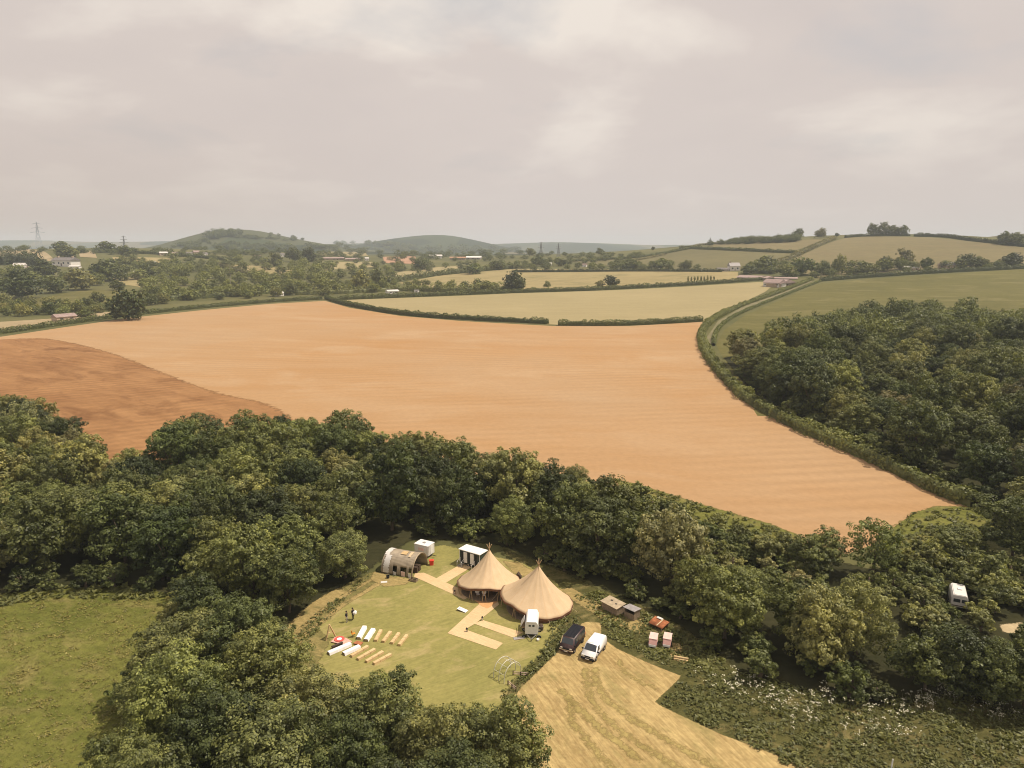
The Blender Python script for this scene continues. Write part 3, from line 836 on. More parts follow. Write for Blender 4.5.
def understory(front, step, label, group, off=(1.0, 4.5), sc=(.6, 1.05)):
    g = [G(*p) for p in front]; got = []
    for a, b in zip(g[:-1], g[1:]):
        L = (b - a).length; n = max(1, int(L / step)); nv = Vector((-(b - a).y, (b - a).x, 0)).normalized()
        for k in range(n):
            for o in off:
                p = a.lerp(b, (k + random.random()) / n) + nv * OUT * (o + random.uniform(-.8, .8))
                got.append((proj((p.x, p.y, h1(p.x, p.y)))[0], p))
    got.sort(key=lambda q: q[0])
    for i, (px, p) in enumerate(got):
        if not (-30 < px < 1054): continue
        plant_tree(random.choice(BUSH), (p.x, p.y, h1(p.x, p.y)), random.uniform(*sc), random.uniform(.7, 1.0), random.choice(['dark', 'deep', 'deep', 'mid']), 'bush', label, 'bush', group)
OUT = -1
understory([q for q in main_front if 372 < q[0] < 940], 4.2, 'low dark bush under the front trees of the wood behind the camp', 'undergrowth bushes of the wood behind the camp')
understory([q for q in main_front if q[0] <= 192], 5, 'low dark bush between the wood and the left meadow', 'undergrowth bushes above the left meadow', (.5, 4))
understory([(985, 512), (950, 486), (888, 459), (835, 435), (785, 410), (758, 393), (738, 374)], 6, 'low bush between the curved hedge and the right hand wood', 'undergrowth bushes of the right hand wood', (0, 3), (.8, 1.3))

def pick_bush():
    return random.choice(BUSH), random.uniform(.7, 1.4), random.uniform(.75, 1.05), random.choices(['deep', 'mid', 'olive', 'pale'], [.30, .36, .28, .06])[0]
def where_bush(px, py):
    if px < 720: return 'scrub bank, left part'
    if px < 820: return 'scrub bank, right part'
    if px < 920: return 'scrub left of overgrown caravan'
    return 'scrub right of overgrown caravan'
b1 = fill([(612, 490), (650, 500), (700, 518), (770, 538), (800, 550)], [(838, 612), (790, 594), (740, 577), (690, 557), (645, 537)], 2, 1500, pick_bush, .62, .1)
b2 = fill([(850, 575), (890, 560), (940, 552), (985, 550), (1090, 560)], [(1090, 655), (1000, 640), (960, 625), (930, 640), (890, 612), (850, 600)], 2, 1500, pick_bush, .66, .1)
b3 = fill([(178, 598), (188, 600)], [(192, 622), (176, 650), (160, 690), (140, 730), (128, 725), (150, 680), (170, 632)], 1, 400, pick_bush, .5, .05)
plant_all(b1 + b2, 'bush', 'bush', 'bush', 'bushes of the scrub below the orange field', where_bush)
plant_all(b3, 'bush', 'bush', 'bush', 'bushes along the left meadow edge', lambda a, b: 'bushes by left meadow')

# --- hedges
def hedge(px, w, h, leaf, label, tone='deep', dens=1.0, name='hedge', bump=.35, group=None, smooth=True):
    rng = np.random.default_rng(int(px[0][0] * 7 + px[0][1] * 13) % 100000)
    line = catmull(px, False, 5) if smooth else px
    g = np.array([G(*p)[:] for p in line]); seg = np.linalg.norm(np.diff(g[:, :2], axis=0), axis=1); s = np.concatenate([[0], np.cumsum(seg)])
    L = s[-1]
    def at(t):
        x = np.interp(t, s, g[:, 0]); y = np.interp(t, s, g[:, 1])
        x2 = np.interp(t + 1.5, s, g[:, 0]); y2 = np.interp(t + 1.5, s, g[:, 1]); x1 = np.interp(t - 1.5, s, g[:, 0]); y1 = np.interp(t - 1.5, s, g[:, 1])
        d = np.stack([x2 - x1, y2 - y1], -1); d /= np.maximum(np.linalg.norm(d, axis=1, keepdims=True), 1e-6)
        return x, y, np.stack([-d[:, 1], d[:, 0]], -1)
    kn = rng.normal(0, 1, int(L / 2.5) + 8); kx = np.linspace(0, L, len(kn))
    wob = lambda t: np.clip(np.interp(t, kx, kn), -1.1, 1.6)
    m = int(L * (w + 2 * h) / leaf ** 2 * .75 * dens)
    t = rng.uniform(0, L, m); a = rng.uniform(-.12, math.pi + .12, m)
    ca, sa = np.cos(a), np.sin(a)
    cx = np.sign(ca) * np.abs(ca) ** .6; sz = np.sign(sa) * np.abs(sa) ** .6
    k = (1 + bump * .45 * wob(t)) * rng.uniform(.82, 1.08, m)
    x, y, nv = at(t)
    off = cx * w / 2 * k
    P = np.stack([x + nv[:, 0] * off, y + nv[:, 1] * off, H(x, y) + np.maximum(.05, sz * h * k)], -1)
    nn = norm(np.stack([nv[:, 0] * ca, nv[:, 1] * ca, sa + .1], -1) + rng.normal(0, .45, (m, 3)))
    V, Q = diamonds(P, nn, leaf * rng.uniform(.6, 1.25, m), rng)
    T = np.repeat(np.clip(.5 + .12 * wob(t) + rng.normal(0, .13, m), 0, 1), 4)
    nst = max(2, int(L / 3)); tt = np.linspace(0, L, nst); x, y, nv = at(tt); z = H(x, y)
    prof = [(-.36, 0), (-.33, .5), (-.20, .68), (.20, .68), (.33, .5), (.36, 0)]
    cv = np.stack([np.stack([x + nv[:, 0] * w * q, y + nv[:, 1] * w * q, z + h * e - (.2 if e == 0 else 0)], -1) for q, e in prof], 1).reshape(-1, 3)
    ii = np.arange(nst * 6).reshape(nst, 6)
    cq = np.stack([ii[:-1, :-1], ii[:-1, 1:], ii[1:, 1:], ii[1:, :-1]], -1).reshape(-1, 4)
    V, Q, T = merge([(V, Q, T), (cv, cq, np.full(len(cv), .4))])
    o = g[len(g) // 2]
    ob = obj(name, np_mesh(name, V - o, Q, M['leaf'], T), loc=o, col=TONES[tone])
    return tag(ob, label, 'hedge', group)

GH = 'field hedges'
hedge([(-60, 341), (0, 334), (60, 325.5), (130, 316), (200, 308.5), (270, 302.5), (322, 299.5)], 3.5, 3.2, .55, 'long trimmed hedge along the top left edge of the orange field', group=GH)
hedge([(326, 299), (350, 306), (400, 314.5), (460, 319.5), (548, 324)], 4, 3.6, .55, 'curving hedge between orange field and pale field, left of the gap', group=GH)
hedge([(558, 325.5), (620, 325.5), (702, 321.5)], 4, 3.4, .5, 'hedge between orange field and pale field, right of the gap', group=GH)
hedge([(338, 300), (400, 297.5), (512, 293), (590, 290.5), (640, 288), (720, 283.5), (770, 279.5)], 4, 4.2, .7, 'long dark hedge along the far edge of the pale field', group=GH)
hedge([(812, 280), (776, 294), (740, 307), (714, 320), (703, 331), (702, 342), (709, 359), (724, 378), (747, 400), (771, 414), (806, 432), (880, 464), (940, 493), (975, 506)], 4.4, 3.0, .40,
      'long hedge curving down the right edge of the orange field', 'mid', bump=.5, dens=1.2, group=GH)
hedge([(821, 281.5), (785, 295.5), (748, 310.5), (727, 321.5), (716, 333.5), (713.5, 346)], 2.2, 2.2, .45, 'hedge on the outer side of the curving lane', 'mid', group=GH)
hedge([(820, 281.5), (870, 277.5), (950, 272.5), (1060, 267)], 4, 5, .8, 'dark hedge along the top of the right hand pasture', group=GH)
hedge([(845, 238), (868, 236.5), (910, 236)], 5, 5, 1.2, 'hedge on the hill crest under the big tree clump', 'dark', group=GH)
hedge([(914, 236.5), (945, 237.5), (975, 241.5), (1060, 251)], 6, 6, 1.2, 'hedge falling along the hill crest to the right', 'dark', group=GH)
hedge([(768, 267), (795, 256.5), (815, 247), (834, 239)], 9, 5, 1.1, 'thick brownish hedge climbing the right hill diagonally', 'brown', group=GH)
hedge([(680, 248.5), (740, 251), (796, 253.5)], 6, 5, 1.2, 'dark hedge crossing the right hill below the crest', group=GH)
hedge([(565, 262), (640, 257.5), (690, 249)], 6, 4, 1.2, 'long hedge along the left shoulder of the right hill', group=GH)
hedge([(690, 249), (705, 245), (760, 242.5)], 6, 4, 1.2, 'thin hedge on the crest left of the hilltop wood', 'brown', group=GH)
hedge([(610, 265), (640, 260), (665, 255)], 6, 3, 1.2, 'faint hedge between two fields on the hill shoulder', 'brown', group=GH)
hedge([(388, 283), (440, 275.5), (512, 268.5)], 8, 7, 1.2, 'tall hedge along the upper left edge of the yellow field', group=GH)
hedge([(512, 272.5), (570, 272), (640, 271.5), (722, 272)], 4, 4, 1.2, 'straight hedge across the top of the yellow field', 'dark', group=GH)
hedge([(-30, 312), (0, 312), (50, 313), (112, 310)], 5, 6, .8, 'overgrown hedge below the left pasture', 'mid', bump=.9, group=GH)
hedge([(110, 262), (150, 266), (180, 264)], 7, 5, 1.2, 'hedge beside the far left pasture', group=GH)
hedge([(213, 264), (236, 271.5), (258, 277), (292, 278)], 7, 6, 1.2, 'hedge under the light toned field', 'brown', group=GH)
hedge([(130, 253), (180, 256), (240, 262)], 8, 6, 1.4, 'far hedge above the village', group=GH)
hedge([(140, 303), (180, 300), (230, 296.5), (290, 292)], 7, 7, .9, 'tall ragged hedge behind the trimmed hedge, left half', 'mid', bump=.9, group=GH)
hedge([(295, 295), (340, 294), (400, 291), (450, 292), (512, 290)], 7, 6, .9, 'tall ragged hedge behind the pale field hedge', 'mid', bump=.9, group=GH)
hedge([(0, 265), (15, 264), (38, 266)], 22, 17, 1.5, 'dark dense conifer shelter belt at the left frame edge', 'dark', name='conifer_belt', bump=.25)

# --- trees of the middle distance: each its own object, too small to show parts
def ftree(px, py, w, h, tone, label, name='hedgerow_tree', group=None, cat='tree'):
    p = G(px, py); k = mpp(p)
    o = obj(name, random.choice(FAR), loc=(p.x, p.y, p.z - h * k * .06), col=vary(tone))
    o.scale = (w * k, w * k, h * k * 1.05); o.rotation_euler = (0, 0, random.uniform(0, 6.28))
    return tag(o, label, cat, group)

GM = 'single trees of the middle distance'
for a in [
    (22, 298, 37, 27, 'dark', 'large dark domed tree at the left edge below the farm barns'),
    (45, 277, 24, 17, 'dark', 'dark round tree between the barns and the white farmhouse'),
    (80, 290, 28, 21, 'olive', 'big olive tree above the left pasture below the white farmhouse'),
    (54, 293, 25, 18, 'mid', 'mid green tree left of the big olive tree'),
    (106, 281, 28, 21, 'deep', 'wide dark tree right of the white farmhouse'),
    (66, 258, 22, 12, 'mid', 'grey green tree just behind the white farmhouse'),
    (60, 250, 17, 9, 'deep', 'dark skyline tree right of the tall left pylon'),
    (108, 252, 19, 11, 'deep', 'dark skyline tree left of the shorter pylon'),
    (126, 257, 13, 12, 'deep', 'dark tree at the foot of the shorter pylon'),
    (128, 320, 33, 31, 'dark', 'very dark big tree standing in the field hedge at left'),
    (86, 318, 20, 8, 'deep', 'low dark tree in the hedge beside the stone barn'),
    (146, 278, 16, 14, 'deep', 'dark tree above the tangled scrub left of the power poles'),
    (118, 290, 15, 10, 'deep', 'dark bushy tree at the right end of the left pasture'),
    (98, 304, 14, 12, 'mid', 'green tree beside the very dark hedge tree'),
    (180, 279, 14, 9, 'olive', 'olive tree in the scrub below the white village houses'),
    (276, 266, 15, 13, 'deep', 'dark tree below the left hill beside the village roofs'),
    (295, 262, 15, 14, 'deep', 'left one of two dark trees under the end of the left hill'),
    (310, 262, 14, 15, 'dark', 'right one of two dark trees under the end of the left hill'),
    (362, 291, 19, 21, 'olive', 'tall olive tree standing behind the pale field hedge'),
    (379, 289, 14, 20, 'deep', 'tall narrow dark tree beside the tall olive tree'),
    (420, 270, 16, 12, 'deep', 'dark tree below the pale factory roofs'),
    (474, 274, 20, 11, 'deep', 'dark tree in the hedge above the yellow field'),
    (497, 270, 16, 9, 'deep', 'dark tree at the right end of the yellow field hedge'),
    (486, 291, 17, 10, 'mid', 'low tree on the hedge left of the large round dark tree'),
    (513, 290, 22, 18, 'dark', 'large round dark tree in front of the yellow field'),
    (612, 287, 17, 12, 'dark', 'dark egg shaped tree on the hedge before the yellow field'),
    (600, 287, 10, 7, 'brown', 'small brownish bush beside the dark egg shaped tree'),
    (547, 287, 7, 6, 'mid', 'small green bush between the two dark trees of the yellow field'),
    (531, 256, 11, 8, 'mid', 'hazy round tree left of the faint pylons'),
    (599.5, 254, 7.5, 6, 'deep', 'lone skyline tree on the left shoulder of the right hill'),
    (653, 250, 4, 3.5, 'dark', 'tiny lone tree on the hill skyline'),
    (540, 266, 16, 10, 'deep', 'dark tree behind the yellow field under the faint pylons'),
    (562, 266, 14, 8, 'deep', 'dark tree in the treeline right of the faint pylons'),
    (630, 270, 22, 10, 'deep', 'wide dark tree in the treeline left of the white hill farmhouse'),
    (660, 270, 22, 12, 'deep', 'biggest tree of the treeline above the yellow field'),
    (687, 269, 9, 9, 'deep', 'small tree at the right end of the treeline'),
    (765, 272, 24, 16, 'mid', 'big green tree behind the long barn roof'),
    (748, 274, 16, 10, 'deep', 'dark bushy tree just right of the white hill farmhouse'),
    (785, 277, 18, 13, 'mid', 'green tree right behind the bungalow'),
    (803, 275, 22, 17, 'mid', 'tall green tree right of the bungalow'),
    (838, 274, 14, 19, 'mid', 'tall upright tree with pale trunk below the right hill'),
    (825, 275, 13, 13, 'deep', 'dark tree left of the tall upright tree'),
    (862, 274, 22, 13, 'mid', 'wide tree right of the tall upright tree'),
    (886, 271, 15, 14, 'deep', 'dark tree left of the pale roofed house'),
    (900, 270, 13, 12, 'mid', 'green tree beside the pale roofed house'),
    (904, 267, 18, 18, 'brown', 'bare brownish tree behind the pale roofed house'),
    (926, 270, 12, 13, 'deep', 'dark tree right of the pale roofed house'),
    (969, 268, 19, 14, 'dark', 'dark round tree right of the brick house'),
    (984, 268, 13, 10, 'olive', 'olive bushy tree right of the dark round one'),
    (998, 268, 12, 8, 'olive', 'low olive bush near the right frame edge'),
    (1012, 267, 20, 14, 'dark', 'dark tree at the right frame edge above the pasture'),
    (872, 236, 10, 13, 'deep', 'left tree of the clump on the hill crest'),
    (882, 236, 14, 13, 'deep', 'tallest tree of the clump on the hill crest'),
    (893, 236, 14, 11, 'deep', 'third tree of the clump on the hill crest'),
    (902, 236, 12, 11, 'deep', 'right tree of the clump on the hill crest'),
    (798, 238, 12, 9, 'deep', 'dark skyline tree at the right end of the hilltop wood'),
    (820, 238, 11, 10, 'brown', 'airy skyline tree above the diagonal hedge'),
    (837, 237, 4, 4, 'dark', 'tiny skyline tree where the diagonal hedge meets the crest'),
    (1003, 245, 14, 14, 'deep', 'left tree of the clump at the right end of the crest'),
    (1016, 246, 16, 14, 'deep', 'right tree of the clump at the right end of the crest'),
]: ftree(*a, group=GM)

GSAP = 'saplings in the yellow field'
for k, px in enumerate(np.linspace(688, 714, 9)):
    ftree(px, 282 - k * .15, 2.0, 5.6 - .3 * (k % 3), 'pale', ['leftmost', 'second', 'third', 'fourth', 'middle', 'sixth', 'seventh', 'eighth', 'rightmost'][k] + ' of nine saplings in a row in the yellow field', 'sapling', GSAP)

MASS = []
def scatter_px(poly, n, size, asp, tones, label, group, name='broadleaf_tree', gap=.75, cat='tree'):
    """bushes stay single things; the far trees behind go into one mass of distant trees"""
    xs = [p[0] for p in poly]; ys = [p[1] for p in poly]; got = []
    for _ in range(n * 30):
        if len(got) >= n: break
        x = random.uniform(min(xs), max(xs)); y = random.uniform(min(ys), max(ys))
        if not in_poly(poly, x, y): continue
        w = random.uniform(*size) * (1 + .03 * (y - min(ys)))
        if any(abs(x - a) < gap * (w + b) / 2 and abs(y - c) < gap * (w + b) / 4.5 for a, c, b in got): continue
        got.append((x, y, w))
    if cat == 'tree': MASS.extend((x, y, w, w * random.uniform(*asp), random.choice(tones)) for x, y, w in got); return
    got.sort()
    for x, y, w in got: ftree(x, y, w, w * random.uniform(*asp), random.choice(tones), label, name, group, cat)

scatter_px([(150, 272), (215, 272), (262, 280), (330, 282), (335, 293), (250, 297), (150, 303), (140, 290)], 70, (8, 14), (.6, .95), ['olive', 'brown', 'olive', 'mid', 'brown'],
           'bushy olive tree in the scrubby wood behind the trimmed hedge', 'trees of the scrubby valley wood')
scatter_px([(150, 292), (230, 289), (330, 288), (330, 296), (230, 299), (145, 306)], 30, (8, 13), (.55, .85), ['mid', 'deep', 'mid'],
           'green bush at the near edge of the scrubby valley wood', 'bushes edging the scrubby valley wood', 'bush', cat='bush')
scatter_px([(0, 303), (40, 306), (112, 306), (112, 312), (60, 316), (0, 318)], 26, (7, 12), (.6, 1.0), ['olive', 'mid', 'deep'],
           'scrubby bush below the left pasture', 'bushes below the left pasture', 'bush', cat='bush')
scatter_px([(335, 284), (400, 285), (520, 288), (520, 291), (335, 293)], 34, (7, 12), (.6, .95), ['mid', 'deep', 'olive'],
           'green tree in the belt behind the pale field', 'trees of the belt behind the pale field')
scatter_px([(160, 258), (260, 262), (330, 268), (400, 268), (400, 280), (330, 280), (250, 272), (160, 272)], 40, (6, 11), (.6, .9), ['mid', 'olive', 'deep', 'brown'],
           'hazy tree in the hedgerows below the village', 'hedgerow trees below the village')
scatter_px([(512, 263), (600, 263), (700, 266), (700, 270), (512, 271)], 34, (6, 10), (.55, .8), ['deep', 'mid', 'dark'],
           'dark tree of the line above the yellow field', 'trees of the line above the yellow field')
scatter_px([(740, 266), (790, 264), (880, 270), (1024, 263), (1024, 268), (880, 274), (820, 278), (770, 277)], 34, (7, 12), (.6, .9), ['mid', 'deep', 'deep'],
           'green tree in the row at the foot of the right hill', 'trees at the foot of the right hill')
scatter_px([(120, 262), (180, 264), (180, 274), (120, 282)], 16, (7, 12), (.6, .9), ['mid', 'deep', 'olive'], 'bushy tree between the left pasture and the village', 'trees between the left pasture and the village')
scatter_px([(0, 274), (40, 276), (70, 280), (120, 284), (70, 288), (0, 287)], 12, (9, 14), (.6, .9), ['mid', 'deep', 'olive'], 'bushy tree around the left hand farm', 'trees around the left hand farm')

# --- far-off woods that read as one mass
FARW = [far_variant(650 + i, nl=12, cl=13, lv=17, leaf=.030) for i in range(3)]
def far_mass(name, areas, tone, single_=(), world=(), models=None):
    rng = np.random.default_rng(77); parts = []
    src = []
    for me in models or FAR[:3]:
        v = np.zeros(len(me.vertices) * 3, np.float32); me.vertices.foreach_get('co', v); v = v.reshape(-1, 3)
        q = np.zeros(len(me.loops), np.int32); me.loops.foreach_get('vertex_index', q); q = q.reshape(-1, 4)
        t = np.zeros(len(me.vertices), np.float32); me.attributes['tone'].data.foreach_get('value', t)
        keep = rng.random(len(q)) < (1 if world else .7 if single_ else .42)                       # thinned: these are two or three pixels high
        q = q[keep]; used = np.unique(q); mp = -np.ones(len(v), int); mp[used] = np.arange(len(used))
        src.append((v[used] * 1.0, mp[q], t[used]))
    for poly, n, (a, b), asp in areas:
        xs = [p[0] for p in poly]; ys = [p[1] for p in poly]; c = 0; tries = 0
        while c < n and tries < n * 40:
            tries += 1
            x = rng.uniform(min(xs), max(xs)); y = rng.uniform(min(ys), max(ys))
            if not in_poly(poly, x, y): continue
            p = G(x, y); k = mpp(p); w = rng.uniform(a, b) * k; h = w * asp * rng.uniform(.8, 1.2)
            v, q, t = src[rng.integers(3)]; an = rng.uniform(0, 6.28); cs, sn = math.cos(an), math.sin(an)
            vv = np.stack([v[:, 0] * cs - v[:, 1] * sn, v[:, 0] * sn + v[:, 1] * cs, v[:, 2]], -1) * np.array([w, w, h]) + np.array([p.x, p.y, p.z - .08 * h])
            parts.append((vv, q, np.clip(t + rng.normal(0, .12), 0, 1))); c += 1
    for x, y, w, h, tn in list(single_) + list(world):
        if world: p = Vector((x, y, h1(x, y)))
        else: p = G(x, y); k = mpp(p); w *= k; h *= k
        v, q, t = src[rng.integers(3)]; an = rng.uniform(0, 6.28); cs, sn = math.cos(an), math.sin(an)
        vv = np.stack([v[:, 0] * cs - v[:, 1] * sn, v[:, 0] * sn + v[:, 1] * cs, v[:, 2]], -1) * np.array([w, w, h]) + np.array([p.x, p.y, p.z - .08 * h])
        parts.append((vv, q, np.clip(t + {'dark': -.25, 'deep': -.1, 'mid': .05, 'olive': .25, 'brown': .3, 'pale': .4}[tn], 0, 1)))
    V, Q, T = merge(parts)
    tag(obj(name, np_mesh(name, V, Q, M['leaf'], T), col=TONES[tone]), kind='stuff')

far_mass('valley_trees', [], 'mid', MASS)
far_mass('right_wood_trees', [], 'mid', (), [(x, y, 2.1 * v['R'] * s, v['h'] * s * hs, tn) for x, y, v, s, hs, tn, a, b in RIGHT_MASS], FARW)
far_mass('distant_trees', [
    ([(0, 248), (60, 248.5), (180, 252), (320, 252), (470, 252), (640, 256), (640, 262), (470, 258), (320, 258), (180, 257), (60, 254), (0, 255)], 200, (5, 10), .6),
    ([(220, 257), (400, 257), (400, 270), (250, 264)], 45, (5, 9), .65),
    ([(400, 258), (512, 258), (512, 268), (440, 274), (400, 272)], 50, (5, 10), .65),
    ([(330, 240.5), (420, 247), (520, 249), (520, 252), (330, 252)], 90, (5, 9), .55)], 'deep')
far_mass('hilltop_woods', [
    ([(207, 236), (240, 232), (242, 236), (210, 240)], 34, (7, 10), .7),
    ([(172, 247), (205, 241), (212, 245), (290, 246), (330, 247), (330, 250), (180, 251)], 80, (6, 10), .55),
    ([(236, 236), (300, 239), (300, 241), (236, 239)], 26, (5, 7), .5),
    ([(704, 246), (740, 242), (798, 240), (798, 242), (740, 244.5)], 80, (7, 10), .7),
    ([(256, 233.5), (320, 241), (320, 242.5), (256, 235)], 7, (3, 5), .8)], 'deep')

# ------------------------------------------------------------------ grass stuff
def tufts(name, areas, tone):
    rng = np.random.default_rng(5); parts = []
    for poly, dens, (a, b), tn in areas:
        P = [G(*p)[:2] for p in poly]; xs = [p[0] for p in P]; ys = [p[1] for p in P]
        area = (max(xs) - min(xs)) * (max(ys) - min(ys)); n = int(area * dens)
        X = rng.uniform(min(xs), max(xs), n); Y = rng.uniform(min(ys), max(ys), n)
        f = np.sin(X * .9 + 1.3 * np.sin(Y * .6)) * np.sin(Y * .8 + np.sin(X * .5)) * .5 + .5
        ok = np.array([in_poly(P, x, y) for x, y in zip(X, Y)], bool) & (rng.random(n) < .25 + .75 * f)
        X, Y, f = X[ok], Y[ok], f[ok]
        X = np.repeat(X, 5) + rng.normal(0, .16, len(X) * 5); Y = np.repeat(Y, 5) + rng.normal(0, .16, len(Y) * 5); f = np.repeat(f, 5)
        hh = rng.uniform(a, b, len(X)) * (.6 + .6 * f)
        ax = norm(np.stack([rng.normal(0, 1.1, len(X)), rng.normal(0, 1.1, len(X)), np.ones(len(X))], -1))
        nn = norm(rng.normal(size=(len(X), 3)) * .45 + np.array([0, 0, 1.]))
        c = np.stack([X, Y, H(X, Y) + hh * .30 + .05], -1)
        V, Q = diamonds(c, nn, hh * .42, rng, .42, ax)
        parts.append((V, Q, np.repeat(np.clip(tn + .25 * (f - .5) + rng.normal(0, .16, len(X)), 0, 1), 4)))
    V, Q, T = merge(parts)
    tag(obj(name, np_mesh(name, V, Q, M['leaf'], T), col=tone), kind='stuff')

tufts('rough_grass', [
    ([(575, 597), (600, 592), (700, 642), (740, 674), (690, 674), (640, 655), (603, 633), (602, 620)], 9, (.35, .75), .55),
    ([(556, 603), (582, 618), (566, 642), (520, 688), (510, 684), (545, 648)], 10, (.35, .7), .4),
    ([(688, 676), (745, 674), (850, 702), (950, 694), (1060, 722), (1100, 800), (860, 800), (740, 742), (660, 703)], 9, (.35, .75), .42),
    ([(262, 668), (300, 628), (350, 588), (372, 574), (340, 606), (318, 630), (305, 650), (300, 668)], 8, (.3, .6), .45),
    ([(612, 478), (700, 504), (800, 536), (790, 545), (680, 516), (630, 496)], 1.6, (.6, 1.2), .5),
    ([(865, 552), (912, 514), (975, 507), (1000, 530), (960, 560)], 1.6, (.6, 1.2), .45),
    ([(503, 690), (524, 685), (514, 700), (508, 706), (500, 712)], 7, (.4, .8), .4),
    ([(-40, 600), (60, 588), (135, 586), (180, 597), (150, 600), (60, 599), (-40, 612)], 5, (.6, 1.1), .5)], (.135, .140, .046))
tufts('meadow_grass', [
    ([(-60, 606), (60, 592), (182, 600), (186, 612), (150, 690), (118, 775), (-80, 775)], 4, (.2, .42), .5)], (.215, .190, .062))

def flowers(name, clumps):
    rng = np.random.default_rng(9); parts = []
    for px, py, sx, sy, n in clumps:
        n = int(n * .45); sy *= 1.5
        for _ in range(n):
            p = G(px + rng.normal(0, sx), py + rng.normal(0, sy)); m = rng.integers(3, 8)
            c = np.array([p.x, p.y, p.z + rng.uniform(.75, 1.2)]) + rng.normal(0, .14, (m, 3)) * np.array([1, 1, .25])
            V, Q = diamonds(c, norm(rng.normal(0, .25, (m, 3)) + np.array([0, 0, 1])), rng.uniform(.045, .10, m), rng, .9)
            parts.append((V, Q, np.zeros(len(V))))
            a = np.array([[p.x, p.y, p.z + .45]]); V, Q = diamonds(a, np.array([[1., 0, 0]]), [.5], rng, .03, np.array([[0, 0, 1.]]))
            parts.append((V, Q, np.zeros(len(V))))
    V, Q, T = merge(parts)
    tag(obj(name, np_mesh(name, V, Q, M['petal'])), kind='stuff')
flowers('white_wildflowers', [(748, 690, 10, 5, 60), (735, 686, 8, 4, 36), (775, 704, 12, 5, 70), (830, 702, 12, 4, 55), (865, 708, 10, 4, 40), (900, 712, 9, 4, 60), (925, 705, 8, 4, 60), (945, 692, 8, 4, 40), (980, 704, 10, 5, 60),
      (1005, 716, 9, 4, 45), (860, 735, 10, 4, 30), (890, 738, 9, 4, 26), (805, 725, 12, 5, 24), (940, 680, 8, 6, 30), (960, 690, 8, 4, 24), (700, 690, 10, 5, 12), (930, 725, 12, 5, 14), (800, 712, 12, 5, 24)])

# ------------------------------------------------------------------ tents
def tipi(c, Rr, Hh, edge, label, opening, legs, stretch, seams=14):
    root = empty('tipi_tent', c, 0, label, 'tent', 'tipi tents')
    n, m = 84, 16; V, Fc, seam = [], [], []
    def rim(t):
        k = 1 + .012 * math.cos(seams * t)
        return Rr * k * stretch(t)
    prof = [1 - (j / m) for j in range(m + 1)]
    for j in range(m + 1):
        s = max(prof[j], .022)
        for i in range(n):
            t = 2 * math.pi * i / n; e = edge(t)
            z = e + (Hh - e) * (.66 * (1 - s) + .34 * (1 - s) ** 2.3)
            z -= .05 * math.sin(math.pi * s) * (1 - math.cos(seams * t)) * .5
            V.append((rim(t) * s * math.cos(t), rim(t) * s * math.sin(t), z)); seam.append(1.0 if i % (n // seams) == 0 else 0.0)
    for j in range(m):
        for i in range(n): Fc.append([j * n + i, j * n + (i + 1) % n, (j + 1) * n + (i + 1) % n, (j + 1) * n + i])
    me = np_mesh('canopy', V, np.array(Fc), M['canvas'])
    a = me.attributes.new('seam', 'FLOAT', 'POINT'); a.data.foreach_set('value', seam)
    me.polygons.foreach_set('use_smooth', [True] * len(me.polygons))
    o = obj('canopy', me, root); sm = o.modifiers.new('solid', 'SOLIDIFY'); sm.thickness = .03
    tr = MB()                                                             # brown edge band
    for i in range(n):
        t0, t1 = 2 * math.pi * i / n, 2 * math.pi * (i + 1) / n
        q = []
        for t in (t0, t1):
            for dr, dz in ((-.03, -.30), (.05, -.28), (.05, .03), (-.03, .03)):
                q.append(((rim(t) + dr) * math.cos(t), (rim(t) + dr) * math.sin(t), max(.05, edge(t) + dz)))
        tr.hexa([q[0], q[4], q[5], q[1], q[3], q[7], q[6], q[2]])
    tr.build('edge_band', M['brown_canvas'], root)
    w = MB()
    for i in range(n):
        t0, t1 = 2 * math.pi * i / n, 2 * math.pi * (i + 1) / n
        if opening[0] < math.degrees((t0 + t1) / 2) < opening[1]: continue
        q = []
        for t in (t0, t1):
            for r_ in (.955, .968):
                for z in (0, edge(t) - .05): q.append((rim(t) * r_ * math.cos(t), rim(t) * r_ * math.sin(t), z))
        w.hexa([q[0], q[4], q[6], q[2], q[1], q[5], q[7], q[3]])
    w.build('side_wall', M['brown_canvas'], root)
    for k in range(3):
        t = k * 2.094 + .5
        MB().tube([(3.1 * math.cos(t), 3.1 * math.sin(t), 0), (.05 * math.cos(t), .05 * math.sin(t), Hh - .05), (-.42 * math.cos(t), -.42 * math.sin(t), Hh + .95)], [.08, .07, .06]).build('pole', M['wood'], root)
    for t in legs:
        t = math.radians(t)
        for dt in (-.07, .07):
            MB().tube([(rim(t) * .99 * math.cos(t + dt), rim(t) * .99 * math.sin(t + dt), 0), (rim(t) * .95 * math.cos(t), rim(t) * .95 * math.sin(t), edge(t) + .02)], .05).build('leg_pole', M['wood'], root)
    for i in range(12):                                                    # guy ropes and pegs
        t = 2 * math.pi * (i + .5) / 12
        a = Vector((rim(t) * math.cos(t), rim(t) * math.sin(t), edge(t) - .05)); g = Vector(((rim(t) + .55 + edge(t) * .5) * math.cos(t), (rim(t) + .55 + edge(t) * .5) * math.sin(t), .02))
        if opening[0] + 10 < math.degrees(t) < opening[1] - 10: continue
        rp = MB().tube([a, g], .018, 5).build('guy_rope', M['cream'], root)
        MB().tube([g + Vector((0, 0, -.1)), g + Vector((.05 * math.cos(t), .05 * math.sin(t), .18))], .03, 6).build('peg', M['darkwood'], rp)
    fl = MB(); fl.lathe([(Rr * .93, .0), (Rr * .93, .09)], 40); fl.build('floor', M['oldwood'], root)
    return root

